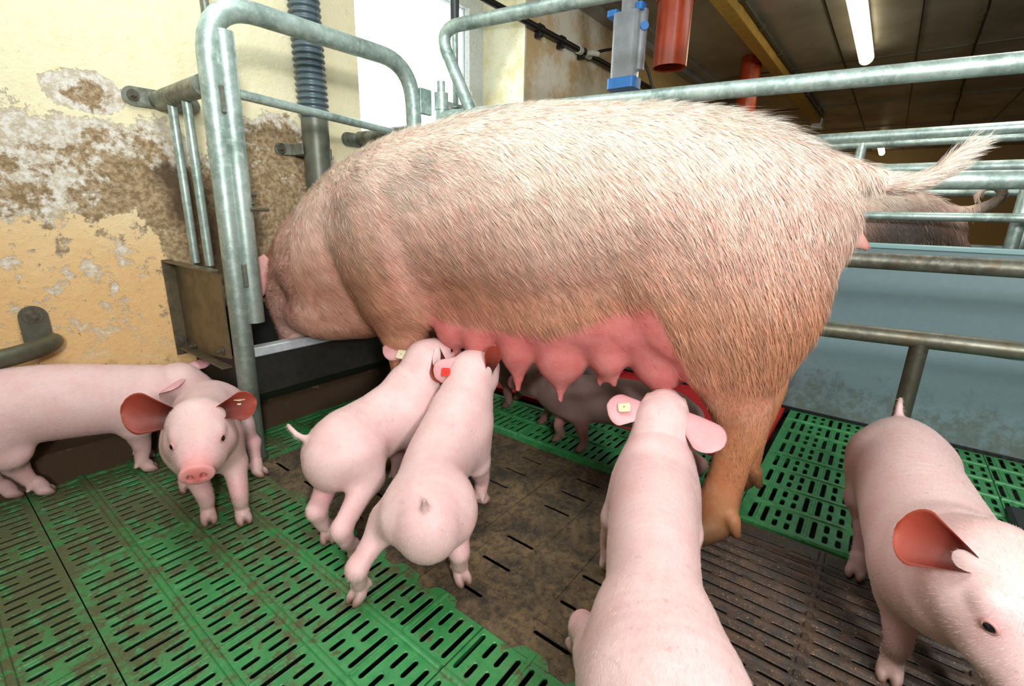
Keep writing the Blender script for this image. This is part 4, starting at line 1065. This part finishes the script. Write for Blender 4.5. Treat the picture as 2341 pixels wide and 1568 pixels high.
# profile piglet at the wall
piglet('piglet standing side-on along the stained wall at the left edge',
  [(-.055, 1.745, .355, .068, .082), (.03, 1.735, .382, .090, .104), (.12, 1.72, .384, .086, .104), (.21, 1.71, .374, .086, .104), (.30, 1.695, .354, .086, .100), (.375, 1.685, .335, .080, .094), (.44, 1.678, .308, .066, .078)],
  [(.480, 1.67, .262), (.520, 1.662, .222), (.592, 1.650, .155)],
  [(.070, 1.800, 1, -.2), (.128, 1.752, 1, -.3), (.375, 1.780, 1, -.3), (.352, 1.678, 1, -.3)],
  [((.468, 1.625, .285), (-.72, -.42, -.18), (.1, -.35, -.85), .078, .070), ((.505, 1.720, .290), (.85, .15, .05), (.3, .3, -.8), .090, .060)],
  [(-.07, 1.745, .33), (-.095, 1.74, .31), (-.105, 1.73, .28)], k=1.06, hairs=12000)
# beyond the sow
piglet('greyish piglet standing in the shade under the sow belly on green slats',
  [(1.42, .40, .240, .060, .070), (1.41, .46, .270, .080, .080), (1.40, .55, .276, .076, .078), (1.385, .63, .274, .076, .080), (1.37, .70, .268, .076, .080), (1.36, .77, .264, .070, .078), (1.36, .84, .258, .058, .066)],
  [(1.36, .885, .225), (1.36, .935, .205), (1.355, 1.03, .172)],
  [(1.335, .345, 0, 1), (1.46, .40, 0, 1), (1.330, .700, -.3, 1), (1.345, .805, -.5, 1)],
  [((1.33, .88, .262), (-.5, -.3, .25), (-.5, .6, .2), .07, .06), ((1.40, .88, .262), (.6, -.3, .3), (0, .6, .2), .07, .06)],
  [(1.425, .385, .22), (1.43, .36, .20)], k=.92, h=.0042, tint=col3(156, 132, 126), hairs=0)  # the sow's shade is painted into this body colour
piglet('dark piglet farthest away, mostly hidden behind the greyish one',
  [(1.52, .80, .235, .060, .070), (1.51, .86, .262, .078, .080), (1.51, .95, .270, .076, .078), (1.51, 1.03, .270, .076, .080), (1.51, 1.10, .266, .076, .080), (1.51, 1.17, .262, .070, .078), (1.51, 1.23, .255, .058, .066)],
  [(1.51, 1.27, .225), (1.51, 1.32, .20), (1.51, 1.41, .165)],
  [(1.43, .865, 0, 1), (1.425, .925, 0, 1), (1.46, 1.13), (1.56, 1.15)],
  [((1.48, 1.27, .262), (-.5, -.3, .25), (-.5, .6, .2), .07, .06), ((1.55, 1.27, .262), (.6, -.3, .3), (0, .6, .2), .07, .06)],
  [(1.52, .78, .215), (1.52, .76, .20)], k=.92, h=.005, tint=col3(120, 100, 96), hairs=0)  # body colour set darker than the other piglets

# ------------------------------------------------------------------ sows
def build_sow(name, label, loc, rz, h, seed, main=True, scale=1.0):
    """local frame: x forward (head), y to the left flank, z up"""
    S = SDF((-.52 if main else -.36, -.36, -.012), (1.86, .36, 1.12), h)
    st = [(.015, .905, .62, .120), (.06, .945, .60, .160), (.13, .985, .60, .200), (.22, 1.020, .60, .228), (.36, 1.048, .575, .240), (.50, 1.058, .525, .242), (.64, 1.060, .50, .240), (.80, 1.045, .52, .232), (.93, 1.02, .535, .222), (1.0, 1.005, .51, .220), (1.12, .955, .45, .200), (1.26, .868, .40, .172), (1.37, .785, .40, .145)]
    C0 = [(s_, 0, (a+b)/2) for s_, a, b, r in st]
    S.chain(C0, [(r, (a-b)/2) for s_, a, b, r in st], .05, ra=.11, step=.12)
    # head going down into the trough
    S.chain([(1.30, 0, .63), (1.40, 0, .62), (1.475, 0, .585), (1.505, 0, .50), (1.505, 0, .41), (1.505, 0, .32), (1.505, 0, .25)], [(.140, .150), (.122, .125), (.108, .100), (.095, .085), (.075, .066), (.055, .054), (.052, .052)], .05, up=(1, 0, .3))
    S.chain([(1.16, .03, .50), (1.30, .045, .47), (1.40, .045, .455), (1.45, .03, .45)], [(.10, .085), (.105, .085), (.080, .068), (.05, .045)], .05)   # near jowl
    S.chain([(1.16, -.03, .50), (1.30, -.045, .47), (1.40, -.045, .455), (1.45, -.03, .45)], [(.10, .085), (.105, .085), (.080, .068), (.05, .045)], .05)
    X = (1, 0, 0)
    for q, dh, df in ((1, 0, 0), (-1, -.075, .05)):
        # ham and hind leg
        S.chain([(.125, q*.110, .78), (.125, q*.132, .66), (.130, q*.150, .56), (.125+dh*.5, q*.148, .48)], [(.100, .150), (.105, .165), (.090, .150), (.066, .112)], .07, up=X)
        S.chain([(.125+dh*.5, q*.148, .48), (.095+dh, q*.142, .385), (.085+dh, q*.135, .32), (.095+dh, q*.130, .21), (.105+dh, q*.130, .12), (.108+dh, q*.130, .07)], [(.062, .100), (.046, .070), (.038, .055), (.033, .043), (.038, .048), (.044, .050)], .035, up=X)
        # shoulder and fore leg
        S.chain([(1.02, q*.115, .80), (1.02, q*.145, .66), (1.00, q*.150, .56)], [(.095, .135), (.090, .125), (.072, .098)], .07, up=X)
        S.chain([(1.0+df, q*.150, .56), (.990+df, q*.135, .46), (.995+df, q*.118, .37), (.998+df, q*.108, .24), (.998+df, q*.105, .12), (1.005+df, q*.105, .07)], [(.066, .088), (.052, .070), (.040, .047), (.034, .038), (.037, .043), (.041, .046)], .035, up=X)
        S.chain([(.93+df, q*.150, .525), (.905+df, q*.150, .520)], [.040, .018], .03)
        for x0, y0 in ((.108+dh, .130), (1.005+df, .105)):
            for e in (-1, 1):
                S.chain([(x0+.004, q*y0+e*.024, .062), (x0+.040, q*y0+e*.036, .040), (x0+.078, q*y0+e*.046, .018)], [(.027, .036), (.024, .032), (.012, .014)], .008)
                S.chain([(x0-.034, q*y0+e*.034, .105), (x0-.048, q*y0+e*.042, .070)], [.019, .011], .010)
        # flank fold in front of the stifle
        S.chain([(.30, q*.175, .66), (.24, q*.165, .55)], [(.045, .06), (.05, .06)], .06)
        # udder row
        S.chain([(.865, q*.070, .550), (.70, q*.085, .540), (.48, q*.092, .550), (.34, q*.096, .570), (.25, q*.090, .55)], [(.085, .075), (.090, .085), (.098, .100), (.095, .115), (.085, .10)], .045)
        for (gx, gz, rx, rz_, tz) in ((.835, .500, .058, .080, .425), (.755, .482, .055, .083, .40), (.645, .470, .056, .092, .352), (.525, .455, .076, .098, .342), (.405, .475, .056, .076, .392), (.275, .492, .084, .112, .372)):
            S.chain([(gx, q*.100, gz)], [(.068, rz_)], .022, ra=rx)
            S.chain([(gx-.002, q*.108, gz-.03), (gx-.004, q*.110, tz+.006)], [(.036, .036), (.014, .014)], .022)
            if tz < .39 or gx > .8: S.chain([(gx-.004, q*.110, tz+.008), (gx-.005, q*.112, tz-.026)], [(.0105, .0105), (.0085, .0085)], .010)
            else:
                for e in (-.022, .014): S.chain([(gx+e, q*.108, tz+.012), (gx+e, q*.110, tz-.014)], [(.0105, .0105), (.0085, .0085)], .012)
    for q in (1, -1):   # folds behind the jowl, behind the shoulder and above the flank
        S.chain([(1.235, q*.195, .80), (1.19, q*.205, .66), (1.13, q*.190, .52), (1.09, q*.17, .44)], [.014, .018, .020, .02], .05, sub=True)
        S.chain([(.93, q*.245, .74), (.905, q*.232, .62), (.885, q*.205, .52)], [.012, .016, .02], .05, sub=True)
        S.chain([(.40, q*.262, .66), (.32, q*.262, .60), (.27, q*.25, .53)], [.010, .014, .016], .05, sub=True)
    # vulva
    S.chain([(-.075, 0, .775), (-.098, 0, .755), (-.122, 0, .738)], [(.020, .026), (.018, .018), (.009, .009)], .014)
    if main: tl = [(.0, 0, .90), (-.085, 0, .885), (-.14, 0, .872), (-.18, -.003, .872), (-.215, -.006, .890), (-.245, -.01, .922), (-.265, -.012, .945)]; tr = [.038, .027, .021, .0185, .016, .013, .009]
    else: tl = [(0, 0, .89), (-.09, 0, .90), (-.165, .01, .95), (-.16, .02, .995), (-.115, .03, 1.0), (-.09, .035, .965), (-.10, .03, .94)]; tr = [.035, .027, .022, .020, .017, .014, .010]
    S.chain(tl, tr, .025)
    V, Q = S.mesh(1)
    W_ = col3(242, 226, 208); PK = col3(226, 168, 160); TN = col3(196, 138, 108); BR = col3(134, 94, 56); UD = col3(206, 126, 124); GY = col3(168, 140, 118)
    def zone(P):
        P = np.asarray(P); x, y, z = P[:, 0], P[:, 1], P[:, 2]
        C = np.tile(W_, (len(P), 1))
        def mixin(c, m): 
            nonlocal C
            m = np.clip(m, 0, 1)[:, None]; C = C*(1-m)+c*m
        sm = lambda v, a, b: np.clip((v-a)/(b-a), 0, 1)**2*(3-2*np.clip((v-a)/(b-a), 0, 1))
        wv = .04*np.sin(x*7+1)+.025*np.sin(x*17+y*9)
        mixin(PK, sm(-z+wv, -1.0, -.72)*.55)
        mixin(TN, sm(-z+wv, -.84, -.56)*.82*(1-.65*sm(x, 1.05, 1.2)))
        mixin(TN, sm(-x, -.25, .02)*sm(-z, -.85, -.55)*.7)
        fl_ = np.interp(x, [.15, .22, .30, .38, .46, .56, .70, .92], [.50, .60, .605, .590, .550, .505, .512, .528])+.010*np.sin(x*23); ud = sm(fl_-z, -.012, .022)*sm(x-(.165+(z-.36)*.52)*(np.abs(y) > .10), -.008, .012)*sm(-x, -.905, -.88)*sm(x, .14, .17)
        under = sm(-np.abs(y), -.19, -.14)*sm(-z, -.62, -.54)*sm(x, .15, .26)*sm(-x, -.95, -.90)
        mixin(UD, np.maximum(ud, under)*.95)
        mixin(col3(204, 128, 122), sm(-np.abs(x-.405)*1.0, -.05, -.01)*ud*.6)
        legs = sm(-z, -.40, -.28)*(1-sm(x, .17, .2)*sm(-x, -.9, -.85)); mixin(col3(188, 130, 84), legs*.75); mixin(BR, sm(-z, -.2, -.06)*.7); mixin(col3(92, 66, 44), sm(-z, -.12, -.05)*.8); mixin(col3(58, 42, 30), sm(-z, -.06, -.02)*.85)
        for (cx, cz, rx, rz_, c, s_) in ((.93, .86, .13, .06, GY*.72, .55), (.80, .90, .09, .05, GY*.75, .45), (1.10, .74, .05, .13, GY*.6, .55), (1.05, .62, .06, .12, GY*.7, .4), (.45, .84, .10, .07, GY*.85, .15), (.30, .70, .12, .06, TN*.8, .4), (.60, .80, .14, .05, TN*.9, .18), (.72, .68, .12, .07, GY*.9, .15), (.15, .86, .08, .06, PK, .3)):
            d = ((x-cx)/rx)**2+((z-cz)/rz_)**2+.5*np.sin(x*31+z*17)+.3*np.sin(x*57-z*43); mixin(c, np.exp(-np.clip(d, 0, None))*s_)
        mixin(PK*1.02, np.exp(-(((x-.93)/.05)**2+((z-.62)/.06)**2))*.7)                       # rosy skin behind the shoulder
        mixin(PK*.9, np.exp(-(((x+.12)/.03)**2+((z-.75)/.05)**2))*.9*(z > .6)); mixin(col3(180, 84, 84), np.exp(-(((x+.140)/.018)**2+((z-.748)/.03)**2+(y/.05)**2))*.9)
        mixin(PK*.5+W_*.5, sm(x, 1.38, 1.48)*.8); mixin(col3(206, 134, 124), np.exp(-(((x-1.14)/.07)**2+((z-.40)/.045)**2))*.8)
        if not main: mixin(col3(70, 64, 54), np.exp(-(((x-.10)/.20)**2+((z-.76)/.16)**2)**2)*1.0); mixin(col3(110, 100, 88), sm(-x, .09, .12)*.8)
        return C
    o_ = empty(name, loc, rz); o_.scale = (scale,)*3
    bpy.context.view_layer.update()
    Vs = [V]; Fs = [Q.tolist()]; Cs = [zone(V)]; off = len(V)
    for q in (1, -1):
        ev, ef, inn = ear_geo((1.50, q*.100, .640), (.55, q*.35, -.76), (.3, -q*.75, .0), .16, .13, cup=.35, bend=(.02, q*-.01, -.01), th=.007)
        Vs.append(ev); Fs.append([tuple(i+off for i in f) for f in ef]); off += len(ev); Cs.append(np.tile(col3(226, 176, 168), (len(ev), 1)))
    # world-space transform then back: mesh_obj expects world coordinates
    M = Matrix.Translation(loc) @ Matrix.Rotation(rz, 4, 'Z') @ Matrix.Scale(scale, 4); Mn = np.array(M)
    tw = lambda A: A @ Mn[:3, :3].T + Mn[:3, 3]
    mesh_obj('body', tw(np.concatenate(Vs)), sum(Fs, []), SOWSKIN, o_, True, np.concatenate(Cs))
    for q in (1, -1):
        m = MB(); c = Vector((1.560, q*.078, .515)); VV = []; FF = []; n_ = 10
        for i in range(n_+1):
            th = PI*i/n_
            for j in range(14): ph = 2*PI*j/14; VV.append(tuple(M @ Vector((c.x+.013*math.sin(th)*math.cos(ph), c.y+.013*math.sin(th)*math.sin(ph), c.z+.013*math.cos(th)))))
        for i in range(n_):
            for j in range(14): FF.append((i*14+j, (i+1)*14+j, (i+1)*14+(j+1) % 14, i*14+(j+1) % 14))
        m.add(VV, FF); m.build('eye', EYE, o_, True, 0)
    # coat
    Mi = np.linalg.inv(Mn); toL = lambda P: P @ Mi[:3, :3].T + Mi[:3, 3]; Rn = Mn[:3, :3]/scale
    def dirL(P):
        x, y, z = P[:, 0], P[:, 1], P[:, 2]; D = np.zeros_like(P); D[:, 0] = -.85; D[:, 2] = -.25
        sw = .35*np.sin(x*5.5+z*3)+.25*np.sin(z*11+x*2); D[:, 2] += sw*.6
        side = np.clip((.98-z)/.25, 0, 1); D[:, 2] -= side*.55; D[:, 1] += np.sign(y)*(1-side)*.25
        ham = np.clip((.32-x)/.3, 0, 1)*(z < 1.0); D[:, 2] -= ham*1.0; D[:, 0] += ham*.35
        leg = (z < .46); D[leg, 0] = -.25; D[leg, 2] = -1.0
        head = x > 1.36; D[head, 0] = -.7; D[head, 2] = .3; n1 = np.sin(x*47+z*31+y*23)*np.sin(z*53-x*19); n2 = np.sin(x*91-z*77)*np.sin(z*63+x*41+y*30); D[:, 2] += .22*n1+.12*n2; D[:, 0] += .12*n2
        tail = (x < -.125) & (z > .8); D[tail] = (-1, 0, .25)
        return D
    def dirfn(P, N): return dirL(toL(P)) @ Rn.T
    def lenf(P, N):
        p = toL(P); x, z = p[:, 0], p[:, 2]; y_ = p[:, 1]; L = np.full(len(P), .036)
        L += .006*np.sin(x*9)*np.sin(z*13)
        top = (z > .93)*np.exp(-((x-.08)/.2)**2); L += top*.010*(1+1.6*(np.sin(x*311+z*177)*np.sin(y_*401) > .5))
        L[(z < .45)] = .013; L[(x < -.11) & (z > .8)] = .022 if main else .012; L[(x < -.22) & (z > .8)] = .038 if main else .014; L[(x < -.05) & (z > .70) & (z < .80) & (np.abs(y_) < .05)] = .004
        L[(x > 1.1) & (z < .5)] = .026; return L*scale
    def liftf(P, N):
        p = toL(P); x, z = p[:, 0], p[:, 2]; l = np.full(len(P), .20); l += (z > .95)*.16*np.exp(-((x-.08)/.2)**2); l[(x < -.13) & (z > .8)] = .30; l[z < .46] = .10; return l
    def dens(P, N):
        p = toL(P); x, y, z = p[:, 0], p[:, 1], p[:, 2]; d = np.ones(len(P)); ud = (z < np.interp(x, [.15, .22, .30, .38, .46, .56, .70, .92], [.50, .60, .605, .590, .550, .505, .512, .528])) & (x > np.where(np.abs(y) > .10, .17+(z-.36)*.52, .19)) & (x < .89); d[ud] = .004
        d[(np.abs(y) < .16) & (z < .60) & (x > .28) & (x < .88) & (N[:, 2] < -.3)] = .004; d[(z < .045)] = .0; d[(z < .075)] *= .5; d[p[:, 1] < -.06] *= .55; d[(x < -.13) & (z > .80)] = 3.0; return d
    def colf(P, N):
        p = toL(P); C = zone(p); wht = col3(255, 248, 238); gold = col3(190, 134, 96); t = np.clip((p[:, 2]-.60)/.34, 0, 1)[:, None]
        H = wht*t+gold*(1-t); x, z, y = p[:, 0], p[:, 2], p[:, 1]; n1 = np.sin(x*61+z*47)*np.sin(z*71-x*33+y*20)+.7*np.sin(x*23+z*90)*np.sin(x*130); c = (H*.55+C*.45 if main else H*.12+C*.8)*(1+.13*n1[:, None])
        return c
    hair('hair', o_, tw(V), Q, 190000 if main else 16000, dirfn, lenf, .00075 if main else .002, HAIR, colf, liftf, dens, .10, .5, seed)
    tag(o_, label, 'sow'); return o_
build_sow('sow', 'large pale hairy sow standing across the pen suckling piglets, head down in the trough', (1.28, .15, 0), math.atan2(.955, -.297), .0075, 3)
build_sow('sow', 'grey patched sow with curled tail in the next pen behind the board', (2.78, -.17, 0), PI/2, .014, 5, main=False, scale=.93)
